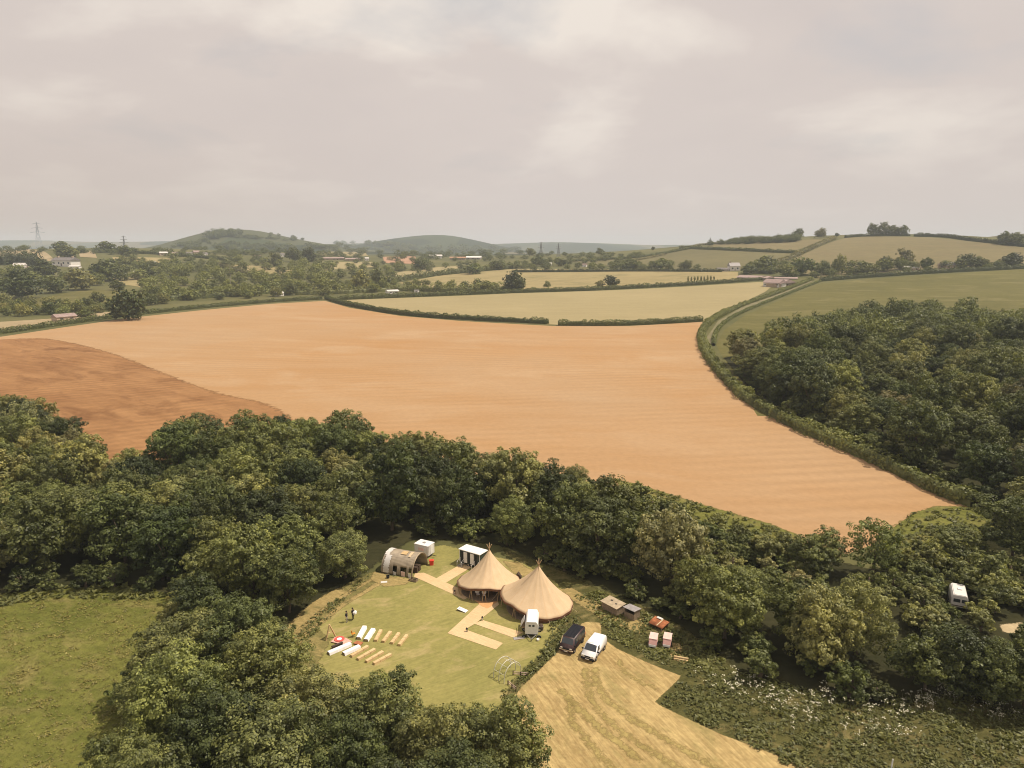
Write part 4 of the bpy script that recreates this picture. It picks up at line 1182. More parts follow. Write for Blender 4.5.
def hump(t, c, w):
    d = (math.degrees(t) - c + 180) % 360 - 180
    return math.exp(-.5 * (d / w) ** 2)

t1 = G(489.5, 588); t2 = G(538.5, 607)
tipi(t1, 4.85, 6.35, lambda t: .85 + .35 * hump(t, 200, 30) + 1.35 * hump(t, 268, 34), 'left, farther tan tipi tent with its front open towards the lawn', (138, 320), (190, 208, 236, 262, 290), lambda t: 1 + .03 * hump(t, 205, 22) - .03 * hump(t, 275, 25))
tipi(t2, 5.05, 6.5, lambda t: .6 + 1.7 * max(hump(t, 165, 28), .8 * hump(t, 215, 28)), 'right, nearer tan tipi tent behind the white horse trailer', (158, 262), (175, 222, 250), lambda t: 1 + .10 * hump(t, 166, 24) - .05 * hump(t, 285, 40))

def chair(p, rz, label):
    r = empty('round_backed_chair', p, rz, label, 'chair', 'pale chairs in the tent mouth')
    MB().box((0, 0, .45), (.46, .46, .06)).build('seat', M['cloth'], r, .02)
    mb = MB(); mb.lathe([(.34, -.03), (.36, 0), (.34, .03)], 20); me = mb.mesh('backrest', M['cloth'])
    b = obj('backrest', me, r, (0, .25, .82)); b.rotation_euler = (R(82), 0, 0)
    for x in (-.2, .2):
        for y in (-.2, .2): MB().tube([(x, y, 0), (x, y, .43)], .022, 6).build('leg', M['wood'], r)
p = G(478, 597.5); chair((p.x, p.y, p.z + .09), R(20), 'left one of two pale round backed chairs in the left tent mouth')
p = G(484, 598.5); chair((p.x, p.y, p.z + .09), R(0), 'right one of two pale round backed chairs in the left tent mouth')
def trestle(p, rz, label):
    r = empty('long_table', p, rz, label, 'table', 'long tables inside the left tent')
    MB().box((0, 0, .74), (2.4, .8, .05)).build('table_top', M['wood'], r, .01)
    for x in (-1, 1):
        for y in (-.3, .3): MB().box((x, y, .36), (.07, .07, .72)).build('leg', M['darkwood'], r)
trestle((t1.x - 1.6, t1.y - 1.6, t1.z + .09), R(-10), 'left wooden table in the shade inside the left tent')
trestle((t1.x + 1.6, t1.y - 1.9, t1.z + .09), R(12), 'right wooden table in the shade inside the left tent')

# ------------------------------------------------------------------ arched hut
A = G(381, 573); B = G(412.5, 578.5); rz, L = along(A, B)
W = 5.2; Hh = 3.0
hut = empty('arched_hut', A, rz, 'brown corrugated half round hut with torn white sheeting and open right end', 'hut')
def arch(t, w=W, h=Hh): return (w / 2 - w / 2 * math.cos(t), h * math.sin(t) ** .85)
n = 28; mm = 150; V = []
for j in range(mm + 1):
    x = L * j / mm; k = 1 + .012 * math.sin(j * 2 * math.pi / 5)
    for i in range(n + 1):
        y, z = arch(math.pi * i / n); V.append((x, W / 2 + (y - W / 2) * k, z * k))
ii = np.arange(len(V)).reshape(mm + 1, n + 1)
Q = np.stack([ii[:-1, :-1], ii[1:, :-1], ii[1:, 1:], ii[:-1, 1:]], -1).reshape(-1, 4)
# ragged holes along the near foot
keep = []
for q in Q:
    j, i = divmod(q[0], n + 1); x = j / mm
    hole = i < 4 and (.36 < x < .50 or .60 < x < .80 or .86 < x < .95)
    keep.append(not hole)
me = np_mesh('corrugated_shell', V, Q[np.array(keep)], M['tin'])
o = obj('corrugated_shell', me, hut); md = o.modifiers.new('solid', 'SOLIDIFY'); md.thickness = .03
def arch_band(x0, x1, i0, i1, out, mat, name, ragged=0):
    mb = MB(); N_ = 24; rr = random.Random(3)
    for i in range(N_):
        ta, tb = (i0 + (i1 - i0) * q / N_ for q in (i, i + 1)); pts = []
        r0 = rr.uniform(-ragged, ragged)
        for t in (ta, tb):
            y, z = arch(math.pi * t)
            yy, zz = W / 2 + (y - W / 2) * (1 + out), z * (1 + out)
            pts += [(x0 + r0, yy, zz), (x1 + r0, yy, zz), (x1 + r0, W / 2 + (yy - W / 2) * 1.012, zz * 1.012), (x0 + r0, W / 2 + (yy - W / 2) * 1.012, zz * 1.012)]
        mb.hexa(pts)
    return mb.build(name, mat, hut)
arch_band(.35 * L / 4.6, 1.15 * L / 4.6, .02, .34, .022, M['offwhite'], 'torn_sheet', .1)
arch_band(.1, .9, .33, .62, .022, M['offwhite'], 'torn_sheet', .12)
arch_band(L * .48, L * .66, .40, .52, .024, M['bale'], 'roof_patch', .06)
arch_band(L * .74, L * .82, .36, .52, .024, M['cream'], 'roof_patch', .04)
arch_band(L - .1, L + .06, 0, 1, .03, M['tinroof'], 'end_rim')
mb = MB(); b0 = len(mb.v)
for i in range(n + 1):
    y, z = arch(math.pi * i / n); mb.v.append((.05, y, z * .985))
mb.f.append(list(range(n + 1))); mb.build('end_wall', M['oldwood'], hut)
for x, w_, hgt, mt in ((.44, .5, .62, 'offwhite'), (.70, .75, .85, 'pinkroof'), (.90, .4, .7, 'offwhite')):
    MB().box((L * x, .02, hgt / 2), (w_, .05, hgt)).build('foot_panel', M[mt], hut)
for x in (.3, .62): MB().box((L * .9, 1.3 + x * 2.5, .5), (.9, .55, 1.0)).build('stored_box', M['darkwood'], hut)
# crate, stump, slab and bin around the hut
p = G(413.5, 581); cr = empty('timber_crate', p, R(-25), 'flat grey timber crate on the grass by the hut front corner', 'crate')
for z in (.12, .34):
    for y in (-.35, .35): MB().box((0, y, z), (1.3, .05, .16)).build('side_board', M['oldwood'], cr)
    for x in (-.65, .65): MB().box((x, 0, z), (.05, .7, .16)).build('end_board', M['oldwood'], cr)
MB().box((0, 0, .04), (1.25, .66, .05)).build('base_board', M['darkwood'], cr)
p = G(388, 578.5); st_ = empty('black_bucket', p, 0, 'small black bucket on the ground before the hut', 'bucket')
MB().lathe([(.20, 0), (.28, .5), (.26, .5), (.2, .06)], 16).build('tub', M['black'], st_)
MB().tube([(-.27, 0, .5), (-.2, 0, .7), (0, 0, .78), (.2, 0, .7), (.27, 0, .5)], .015, 6).build('handle', M['chrome'], st_)
p = G(384, 582.5); MBs = MB().box((0, 0, .06), (1.0, .55, .1)).build('pale_slab', M['offwhite'], None, .02); MBs.location = p; MBs.rotation_euler = (0, 0, .2)
tag(MBs, 'pale flat slab lying on the worn grass before the hut', 'slab')
p = G(431.5, 565); bn = empty('red_bin', p, .2, 'bright red plastic bin beside the open end of the hut', 'bin')
MB().extrude([(-.3, 0), (.3, 0), (.36, .8), (-.36, .8)], -.3, .3).build('tub', M['redplastic'], bn, .03)
MB().box((0, 0, .84), (.8, .72, .07)).build('lid', M['redplastic'], bn, .02)

# ------------------------------------------------------------------ small wheel used by trailers and vans
def wheel(parent, x, y, r=.33, w=.2, rim='chrome'):
    t = obj('wheel', MB().tube([(0, -w / 2 * .7, 0), (0, w / 2 * .7, 0)], r * .55, 16).mesh('rim', M[rim]), parent, (x, y, r))
    mb = MB(); prof = []
    for i in range(24):
        a0, a1 = 2 * math.pi * i / 24, 2 * math.pi * (i + 1) / 24; q = []
        for a in (a0, a1):
            for rr, yy in ((r * .55, -w / 2), (r, -w / 2 * .8), (r, w / 2 * .8), (r * .55, w / 2)): q.append((rr * math.cos(a), yy, rr * math.sin(a)))
        mb.hexa([q[0], q[1], q[5], q[4], q[3], q[2], q[6], q[7]])
    mb.build('tyre', M['black'], t)
    return t

# ------------------------------------------------------------------ toilet trailer
A = G(459.5, 564); B = G(479.5, 570); rz, L = along(A, B); L = 4.2
tt = empty('toilet_trailer', A, rz, 'dark green toilet trailer with white roof and two white doors behind the left tent', 'trailer')
MB().box((L / 2, 1.0, 1.55), (L, 2.0, 2.1)).build('body', M['green'], tt, .03)
MB().box((L / 2, 1.0, 2.68), (L + .24, 2.3, .12)).build('roof', M['white'], tt, .03)
for x in (.30, .62):
    d = MB().box((L * x, -.03, 1.5), (.72, .06, 1.85)).build('door', M['white'], tt, .01)
    MB().box((L * x + .26, -.075, 1.45), (.05, .03, .2)).build('handle', M['chrome'], d)
for x in (.14, .46, .80): MB().box((L * x, -.02, 1.55), (.34, .04, 1.7)).build('dark_panel', M['black'], tt)
for x in (.02, .98): MB().box((L * x, -.02, 1.55), (.07, .05, 2.1)).build('corner_trim', M['white'], tt)
MB().box((L / 2, .9, .42), (L * .95, 1.6, .14)).build('chassis', M['black'], tt)
for x in (.42, .56): wheel(tt, L * x, .0 + .12, .3, .2); wheel(tt, L * x, 1.9, .3, .2)
for x in (.16, .86):
    s = MB()
    for k in range(3): s.box((L * x, -.25 - .28 * k, .42 - .16 * k), (.8, .28, .05))
    s.build('steps', M['chrome'], tt)
    for dx in (-.42, .42):
        MB().tube([(L * x + dx, -1.0, 0), (L * x + dx, -1.0, .85), (L * x + dx, -.1, 1.35), (L * x + dx, -.1, .45)], .035, 6).build('hand_rail', M['white'], tt)

# ------------------------------------------------------------------ white box trailer behind the hut
A = G(414.5, 556); B = G(431, 560); rz, L = along(A, B)
bt = empty('white_caravan', A, rz, 'plain white box caravan standing behind the arched hut', 'caravan'); L = 2.8
MB().box((L / 2, 1.0, 1.35), (L, 2.0, 1.8)).build('body', M['offwhite'], bt, .06)
MB().box((L / 2, 1.0, 2.28), (L + .1, 2.1, .08)).build('roof', M['white'], bt, .03)
MB().box((L * .5, 1.0, 2.36), (.5, .5, .12)).build('roof_vent', M['chrome'], bt, .03)
MB().box((L + .02, 1.15, 1.35), (.04, .9, 1.5)).build('door', M['white'], bt, .01)
MB().box((L + .02, .25, 1.35), (.05, .08, 1.7)).build('door_frame', M['greyroof'], bt)
MB().box((L * .5, -.015, 1.55), (1.1, .03, .5)).build('window', M['pinkroof'], bt)
MB().box((L / 2, 1.0, .38), (L * .9, 1.5, .12)).build('chassis', M['black'], bt)
for y in (.1, 1.9): wheel(bt, L * .5, y, .3, .18)
MB().tube([(L, 1, .4), (L + 1.0, 1, .4)], .05, 6).build('drawbar', M['black'], bt)

# ------------------------------------------------------------------ horse trailer bar
A = G(531.5, 637.5)
ht = empty('horse_trailer_bar', (A.x, A.y, A.z), R(-4), 'white converted horse trailer with open side hatch in front of the right tent', 'trailer')
Wd = 1.75; Ln = 3.3
MB().extrude([(-Wd / 2, .45), (Wd / 2, .45), (Wd / 2, 1.9), (Wd / 2 - .2, 2.2), (-Wd / 2 + .2, 2.2), (-Wd / 2, 1.9)], 0, Ln).build('body', M['white'], ht, .04)
MB().extrude([(-Wd / 2 + .16, 2.24), (-Wd / 2 + .28, 2.33), (Wd / 2 - .28, 2.33), (Wd / 2 - .16, 2.24)], -.12, Ln + .06).build('roof', M['whitepaint'], ht, .02)
for x in (-.25, .25): MB().box((x, -.015, 1.72), (.3, .04, .26)).build('front_window', M['glass'], ht, .01)
MB().box((-Wd / 2 - .012, 1.5, 1.5), (.03, 1.7, .9)).build('hatch_shade_panel', M['black'], ht)  # black panel on the closed side imitates the shade inside the hatch
f = MB().box((-Wd / 2 - .42, 1.5, 1.55), (.05, 1.6, 1.0), Matrix.Rotation(R(28), 3, 'Y')).build('hatch_flap', M['offwhite'], ht, .01)
MB().box((-Wd / 2 - .25, 1.5, 1.02), (.45, 1.7, .05)).build('counter', M['wood'], ht, .01)
MB().box((Wd / 2 + .012, 1.8, 1.45), (.03, .9, .7)).build('side_vent', M['greyroof'], ht)
for x in (-Wd / 2 - .12, Wd / 2 + .12):
    for y in (1.45, 2.1): wheel(ht, x, y, .34, .2)
    MB().extrude([(1.0, .6), (1.05, .78), (1.3, .86), (2.3, .86), (2.5, .78), (2.55, .6)], -.14, .14).build('mudguard', M['black'], ht).rotation_euler = (0, 0, R(90))
    ht.children[-1].location = (x, 0, 0)
MB().box((0, Ln / 2, .38), (Wd * .9, Ln, .1)).build('chassis', M['black'], ht)
for s in (-1, 1): MB().tube([(s * .6, 0, .4), (0, -1.15, .42)], .05, 6).build('drawbar', M['chrome'], ht)
MB().tube([(0, -1.05, 0), (0, -1.05, .6)], .05, 8).build('jockey_wheel', M['black'], ht)
p = G(519, 638.5); rp = empty('metal_ramp', p, R(14), 'flat grey metal ramp lying at the end of the mat by the horse trailer', 'ramp')
MB().box((0, 0, .06), (1.5, .7, .06)).build('deck', M['chrome'], rp, .01)
for y in (-.33, .33): MB().box((0, y, .05), (1.5, .05, .1)).build('edge_rail', M['oldwood'], rp)
p = G(538, 641); bk = MB().lathe([(.14, 0), (.2, .32), (.18, .32), (.13, .04)], 14).build('white_bucket', M['white'], None, 0, True); bk.location = p
tag(bk, 'tiny white bucket on the grass in front of the horse trailer', 'bucket')
p = G(541, 630.5); br = empty('dark_barrel', p, 0, 'dark barrel standing right beside the horse trailer', 'barrel')
MB().lathe([(.26, 0), (.33, .25), (.35, .45), (.33, .65), (.26, .9)], 18).build('staves', M['darkwood'], br, 0, True)
for z in (.2, .7): MB().lathe([(.335, z - .03), (.345, z), (.335, z + .03)], 18).build('hoop', M['chrome'], br)

# ------------------------------------------------------------------ vans
def van(front_px, rear_px, label, prof, W_, L_, body, roofm, winz, cat='van', cream=False, grille='black'):
    A, B = G(*front_px), G(*rear_px); d = (A - B); rz = math.atan2(d.y, d.x)
    c = (A + B) / 2
    v = empty('parked_van', c, rz, label, cat, 'vans parked on the straw track')
    z0, ztop = 1.12, max(z for _, z in prof)
    sc = lambda z: 1 - .13 * max(0, (z - z0) / (ztop - z0)) ** 1.3 - (.05 if z < .45 else 0)
    mb = MB().extrude(prof, -W_ / 2, W_ / 2, sc); mb.build('body', M[body], v, .07, True)
    ys = lambda z: W_ / 2 * sc(z)
    # roof skin
    xs = [x for x, z in prof if z > ztop - .06]; x0, x1 = min(xs) + .12, max(xs) - .12
    k = ys(ztop) - .09
    MB().hexa([(x0, -k, ztop - .02), (x1, -k, ztop - .02), (x1, k, ztop - .02), (x0, k, ztop - .02), (x0, -k, ztop + .025), (x1, -k, ztop + .025), (x1, k, ztop + .025), (x0, k, ztop + .025)]).build('roof', M[roofm], v, .02)
    for dy in (-.45, 0, .45): MB().box(((x0 + x1) / 2, dy, ztop + .04), ((x1 - x0) * .8, .05, .03)).build('roof_rib', M[roofm], v)
    # windscreen between the roof front and the bonnet
    i = max(range(len(prof)), key=lambda q: prof[q][0] if prof[q][1] > ztop - .03 else -9)
    (xa, za) = prof[i]; (xb, zb) = prof[i + 1]
    def on(t, off=.02):
        x = xa + (xb - xa) * t; z = za + (zb - za) * t; nx, nz = -(zb - za), (xb - xa); l = math.hypot(nx, nz); return x + nx / l * off, z + nz / l * off
    q = []
    for off in (-.03, .02):
        for t, sgn in ((.12, -1), (.12, 1), (.92, 1), (.92, -1)):
            x, z = on(t, off); q.append((x, sgn * (ys(z) - .12), z))
    MB().hexa(q).build('windscreen', M['glass'], v)
    for sgn in (-1, 1):
        for xw0, xw1, xt0, xt1 in winz:
            zl, zh = 1.16, ztop - .2; q = []
            for off in (-.03, .015):
                q += [(xw0, sgn * (ys(zl) + off), zl), (xw1, sgn * (ys(zl) + off), zl), (xt1, sgn * (ys(zh) + off), zh), (xt0, sgn * (ys(zh) + off), zh)]
            MB().hexa(q).build('side_window', M['glass'], v)
        xf = max(x for x, z in prof)
        MB().box((xf - .06, sgn * (W_ / 2 - .3), .82), (.16, .34, .2)).build('headlight', M['lamp'], v, .03)
        MB().box((xa + (xb - xa) * .75, sgn * (W_ / 2 + .14), 1.2), (.14, .24, .2)).build('wing_mirror', M['black'], v, .03)
        MB().box((.1, sgn * (W_ / 2 + .012), .62), (L_ * .45, .03, .09)).build('rubbing_strip', M['black'], v)
        for xw in (-L_ * .31, L_ * .33): wheel(v, xw, sgn * (W_ / 2 - .1), .33, .22)
        MB().box((-L_ / 2 + .02, sgn * (W_ / 2 - .12), .95), (.1, .12, .4)).build('tail_light', M['redplastic'], v)
    xf = max(x for x, z in prof)
    MB().box((xf - .02, 0, .46), (.22, W_ * .96, .3)).build('front_bumper', M[grille], v, .06)
    MB().box((xf + .02, 0, .78), (.08, W_ * .45, .16)).build('grille', M['black'], v, .02)
    MB().box((xf + .10, 0, .47), (.03, .52, .11)).build('number_plate', M['white'], v)
    MB().box((-L_ / 2, 0, .45), (.16, W_ * .95, .24)).build('rear_bumper', M['black'], v, .05)
    if cream:
        MB().box((xf - .02, 0, .62), (.26, W_ * .99, .06)).build('bumper_trim', M['cream'], v)
        q = []
        for off in (-.02, .03):
            for t, y in ((.0, W_ / 2 - .20), (.0, W_ / 2 - .09), (1.0, W_ / 2 + .0), (1.0, W_ / 2 - .11)):
                x, z = on(t, off + .01); q.append((x, -y, z))
        MB().hexa(q).build('pillar_trim', M['cream'], v)
        MB().tube([(-L_ / 2 - .14, 0, 1.0), (-L_ / 2 - .02, 0, 1.0)], .33, 18).build('spare_wheel', M['black'], v)
    return v

van((587.5, 662), (600.5, 645.5), 'white panel van with black front bumper parked on the straw track',
    [(-2.2, .32), (-2.22, 1.1), (-2.12, 1.74), (-1.9, 1.86), (.75, 1.88), (1.5, 1.14), (2.12, .96), (2.22, .7), (2.18, .3)], 1.85, 4.4, 'whitepaint', 'whitepaint', [(.45, 1.3, .35, .8)])
van((566, 654), (579, 638), 'black roofed dark plum camper van parked left of the white van',
    [(-2.2, .38), (-2.22, 1.2), (-2.18, 1.92), (-2.0, 2.02), (1.45, 2.02), (1.9, 1.22), (2.15, 1.1), (2.22, .75), (2.2, .36)], 1.9, 4.4, 'plum', 'blackpaint', [(-1.9, -.9, -1.85, -.9), (-.8, .3, -.8, .3), (.45, 1.6, .4, 1.3)], cream=True, grille='plum')

# ------------------------------------------------------------------ old sheds, rusty sheet, pink carts
def shed(Apx, Bpx, D, hf, hb, label, wallm, roofm, open_front=False, holes=False):
    A, B = G(*Apx), G(*Bpx); rz, L = along(A, B)
    s = empty('old_shed', A, rz, label, 'shed', 'old sheds by the wood')
    w = MB()
    if open_front: w.box((L / 2, .04, hf * .3), (L, .08, hf * .6))
    else: w.box((L / 2, .04, hf / 2), (L, .08, hf))
    w.box((L / 2, D - .04, hb / 2), (L, .08, hb))
    for x in (.04, L - .04):
        w.hexa([(x - .04, .08, 0), (x + .04, .08, 0), (x + .04, D - .08, 0), (x - .04, D - .08, 0), (x - .04, .08, hf), (x + .04, .08, hf), (x + .04, D - .08, hb), (x - .04, D - .08, hb)])
    w.build('wall', M[wallm], s)
    if open_front: MB().box((L / 2, .5, hf * .78), (L * .9, .05, hf * .34)).build('opening_shade_board', M['black'], s)  # black board stands in for the shade inside the open front
    r_ = MB().hexa([(-.15, -.2, hf), (L + .15, -.2, hf), (L + .15, D + .15, hb), (-.15, D + .15, hb), (-.15, -.2, hf + .07), (L + .15, -.2, hf + .07), (L + .15, D + .15, hb + .07), (-.15, D + .15, hb + .07)]).build('roof', M[roofm], s, .01)
    if holes:
        for x, y in ((.35, .62), (.72, .45)):
            z = hf + (hb - hf) * y
            MB().box((L * x, D * y, z + .085), (.3, .26, .05)).build('roof_hole', M['black'], r_)
    return s
shed((601.5, 609), (616.5, 617), 1.7, 1.25, 1.45, 'longer old shed with buff roof and two dark roof holes', 'oldwood', 'tinroof', holes=True)
shed((624, 617), (634, 621.5), 1.35, 1.55, 1.4, 'shorter open fronted old shed with grey roof', 'oldwood', 'greyroof', True)
A = G(649, 626); B = G(662, 632); rz, L = along(A, B)
rs = empty('rusty_shelter', A, rz, 'low shelter with rusty red corrugated roof above the pink carts', 'shelter')
n = 40; V = []
for i in range(n + 1):
    for y, z in ((-.1, .52), (.75, .74), (1.6, .9)): V.append((-.1 + (L + .2) * i / n, y, z + .035 * math.sin(i * 1.5)))
ii = np.arange(len(V)).reshape(n + 1, 3); Q = np.stack([ii[:-1, :-1], ii[1:, :-1], ii[1:, 1:], ii[:-1, 1:]], -1).reshape(-1, 4)
o = obj('corrugated_roof', np_mesh('corrugated_roof', V, Q, M['rust']), rs); o.modifiers.new('s', 'SOLIDIFY').thickness = .02
for x in (.05, L - .05):
    for y, z in ((.0, .5), (1.5, .86)): MB().box((x, y, z / 2), (.09, .09, z)).build('post', M['oldwood'], rs)
MB().box((L / 2, 1.5, .4), (L, .05, .7)).build('back_board', M['oldwood'], rs)
MB().box((L * .6, .7, .80), (.14, 1.6, .05), Matrix.Rotation(R(10), 3, 'X')).build('roof_batten', M['cream'], rs)
MB().box((L * .35, 1.45, .95), (.9, .35, .06), Matrix.Rotation(R(8), 3, 'X')).build('pale_sheet', M['offwhite'], rs)
p = G(644, 619); pk = MB().box((0, 0, .12), (1.6, .22, .06)).build('loose_plank', M['bale'], None, .01); pk.location = p; pk.rotation_euler = (0, -.08, .5)
tag(pk, 'pale loose plank lying between the grey roofed shed and rusty shelter', 'plank')

def pink_cart(px, py, label):
    p = G(px, py); c = empty('pink_cart', p, R(62), label, 'cart', 'pink carts on the straw')
    # x runs back to front (towards the camera), y across
    MB().extrude([(-.95, .3), (.7, .3), (.8, .62), (.45, 1.22), (-.9, 1.38)], -.5, .5).build('body', M['pink'], c, .05)
    MB().hexa([(-.98, -.54, 1.40), (.48, -.54, 1.24), (.48, .54, 1.24), (-.98, .54, 1.40), (-.98, -.54, 1.45), (.48, -.54, 1.29), (.48, .54, 1.29), (-.98, .54, 1.45)]).build('lid', M['pinkroof'], c, .02)
    MB().box((.80, 0, .47), (.05, .9, .3)).build('front_panel', M['white'], c, .01)
    MB().box((-.1, .515, .85), (.7, .03, .45)).build('side_panel', M['pinkroof'], c)
    for y in (-.56, .56): wheel(c, -.1, y, .3, .12, 'pink')
    MB().tube([(.75, 0, .25), (1.2, 0, .2)], .04, 6).build('drawbar', M['black'], c)
    MB().tube([(.55, 0, 0), (.55, 0, .3)], .04, 6).build('prop_leg', M['black'], c)
    c.rotation_euler = (0, 0, R(-110))
pink_cart(653, 646, 'left one of two small faded pink carts near the rusty shelter')
pink_cart(667, 646, 'right one of two small faded pink carts near the rusty shelter')
lg = empty('log_pile', G(681, 660), R(-20), 'few pale logs lying on dry straw right of the pink carts', 'logs')
for y, z in ((-.2, .13), (.1, .13), (-.05, .36)): MB().tube([(-.9, y, z), (.9, y + .05, z)], .13, 10).build('log', M['bale'], lg)

# dark heap behind the tents
p = G(519, 578); hp = empty('log_heap', p, 0, 'small heap of dark brown logs on dry grass between the two tents', 'logs')
for k, (x, z) in enumerate(((-.45, .17), (-.1, .17), (.25, .17), (-.28, .45), (.08, .45), (-.1, .72))):
    MB().tube([(x, -.4 - .04 * k, z), (x + .03, .45, z)], .17, 10).build('log', M['darkwood'], hp)

# ------------------------------------------------------------------ hoop arch and low frames
A = G(504, 684); B = G(521, 673.5)
rz, L = along(A, B)
ha = empty('hoop_arch', A, rz, 'pale metal hoop arch at the lawn entrance beside the straw track', 'arch')
for y in (0, .9, 1.8):
    pts = [(L / 2 - L / 2 * math.cos(math.pi * i / 16), y, 2.1 * math.sin(math.pi * i / 16) ** .7) for i in range(17)]
    MB().tube(pts, .05, 8).build('hoop', M['galv'], ha)
for i in (2, 5, 8, 11, 14):
    x, z = L / 2 - L / 2 * math.cos(math.pi * i / 16), 2.1 * math.sin(math.pi * i / 16) ** .7
    MB().tube([(x, 0, z), (x, 1.8, z)], .03, 6).build('cross_bar', M['galv'], ha)
def low_fence(Apx, Bpx, label, items):
    A, B = G(*Apx), G(*Bpx); rz, L = along(A, B); f = empty('low_fence', A, rz, label, 'fence', 'low fences by the hoop arch')
    k = max(2, int(L / .8))
    for i in range(k + 1): MB().box((L * i / k, 0, .3), (.1, .1, .6)).build('post', M['darkwood'], f)
    for z in (.22, .48): MB().box((L / 2, .06, z), (L, .03, .1)).build('rail', M['pinkroof'], f)
low_fence((513, 675.5), (528, 677), 'low fence with dark posts running from hoop arch to the grass bank', 0)
low_fence((508, 685), (516, 691.5), 'short low fence on the near side of the hoop arch', 0)

# ------------------------------------------------------------------ ceremony benches, rugs, frame
def bench(Apx, Bpx, cloth, label):
    A, B = G(*Apx), G(*Bpx); rz, L = along(A, B)
    b = empty('draped_bench' if cloth else 'straw_bale_bench', A, rz, label, 'bench', 'rows of low benches on the lawn')
    k = max(2, round(L / 1.0)); w = L / k
    for i in range(k): MB().box((w * (i + .5), 0, .17), (w * .995, .46, .34)).build('bale', M['bale'], b, .025)
    if cloth:
        m = MB(); prof = [(-.36, .02), (-.30, .34), (-.26, .40), (.26, .40), (.30, .34), (.36, .02), (.33, .02), (.27, .32), (.24, .375), (-.24, .375), (-.27, .32), (-.33, .02)]
        nseg = 14; rr = random.Random(int(Apx[0]))
        st0 = len(m.v)
        for i in range(nseg + 1):
            for y, z in prof: m.v.append((-.08 + (L + .16) * i / nseg, y * (1 + (.10 * rr.random() if z < .1 else 0)), z))
        kk = len(prof)
        for i in range(nseg):
            for j in range(kk): m.f.append([st0 + i * kk + j, st0 + i * kk + (j + 1) % kk, st0 + (i + 1) * kk + (j + 1) % kk, st0 + (i + 1) * kk + j])
        m.build('white_cloth', M['cloth'], b)
    return b
up = [((358.5, 639.5), (364.5, 628.5)), ((366, 641.5), (373, 631)), ((375.5, 642), (381, 631.5)), ((383, 643), (390.5, 633)), ((391.5, 644.5), (399, 634.5)), ((399, 646.5), (407, 636.5))]
lab_u = ['upper row bench under white cloth nearest the rugs', 'second cloth covered bench of the upper row', 'first bare straw bale bench of the upper row', 'second bare straw bale bench of the upper row',
         'third bare straw bale bench of the upper row', 'last bare straw bale bench of the upper row, farthest right']
for i, (a, b) in enumerate(up): bench(a, b, i < 2, lab_u[i])
lo = [((329, 654.5), (350, 645.5)), ((344, 655), (359, 648)), ((351, 657.5), (368, 647.5)), ((357.5, 660.5), (375, 650.5)), ((366, 663), (383, 653)), ((373.5, 665), (391, 655.5))]
lab_l = ['lower row bench under white cloth nearest the rugs', 'second cloth covered bench of the lower row', 'first bare straw bale bench of the lower row', 'second bare straw bale bench of the lower row',
         'third bare straw bale bench of the lower row', 'last bare straw bale bench of the lower row, farthest right']
for i, (a, b) in enumerate(lo): bench(a, b, i < 2, lab_l[i])
def flat(name, px, mat, h, label, cat):
    P = [G(*p) for p in px]; c = sum(P, Vector()) / len(P); mb = MB(); k = len(P)
    mb.v = [(p.x - c.x, p.y - c.y, h - .03) for p in P] + [(p.x - c.x, p.y - c.y, h) for p in P]
    mb.f = [list(range(k))[::-1], list(range(k, 2 * k))] + [[i, (i + 1) % k, k + (i + 1) % k, k + i] for i in range(k)]
    o = mb.build(name, mat); o.location = (c.x, c.y, c.z + .16); return tag(o, label, cat)
flat('rust_rug', [(353, 644.5), (357, 642), (363.5, 643.5), (360.5, 646.8)], M['rug'], .05, 'rust coloured rug at the head of the two bench rows', 'rug')
flat('pink_rug', [(331, 643), (335, 638), (346, 639), (352, 642.5), (350, 645.5), (340, 645)], M['pinkcloth'], .03, 'larger pale pink rug lying under the red ring rug', 'rug')
p = G(339.5, 640.5); rr = empty('ring_rug', (p.x, p.y, p.z + .23), 0, 'round red rug with a white centre at the ceremony spot', 'rug')
mb = MB(); mb.lathe([(.34, 0), (.68, 0), (.68, .03), (.34, .03)], 32); mb.f = mb.f[:-2]; b = len(mb.v)
for k in range(32): mb.f.append([k, (k + 1) % 32, 96 + (k + 1) % 32, 96 + k])
mb.build('ring', M['ring'], rr); MB().lathe([(.33, 0), (.33, .025)], 32).build('centre', M['cloth'], rr)
A, B = G(332, 649), G(342.5, 644.5); rz, L = along(A, B)
lb = empty('dark_log_bench', A, rz, 'dark low log bench lying beside the pink rug', 'bench')
MB().tube([(0, 0, .3), (L, 0, .3)], .16, 10).build('log', M['darkwood'], lb)
for x in (.2, L - .2): MB().box((x, 0, .1), (.14, .4, .2)).build('foot', M['darkwood'], lb)
A, B = G(326, 641), G(336, 637); rz, L = along(A, B)
fr = empty('wooden_frame', A, rz, 'pointed bare wood frame standing at the grass edge by the rugs', 'frame')
apx = (L * .42, 0, 2.1)
for q in ((0, 0, 0), (L, 0, 0), (L * .45, 1.0, 0)): MB().tube([q, Vector(apx) * 1.04 - Vector(q) * .04], .10, 8).build('pole', M['bale'], fr)
MB().tube([(L * .2, 0, 1.0), (L * .72, 0, 1.0)], .05, 8).build('cross_bar', M['bale'], fr)
p = G(353.5, 637); oc = empty('orange_stool', p, .6, 'small orange folding stool near the first cloth covered bench', 'stool')
MB().box((0, 0, .52), (.5, .4, .05)).build('seat', M['orange'], oc, .01)
MB().box((-.22, 0, .8), (.05, .4, .35)).build('backrest', M['orange'], oc, .01)
for x in (-.2, .2):
    for y in (-.17, .17): MB().tube([(x, y, 0), (-x * .7, y, .5)], .025, 6).build('leg', M['darkwood'], oc)
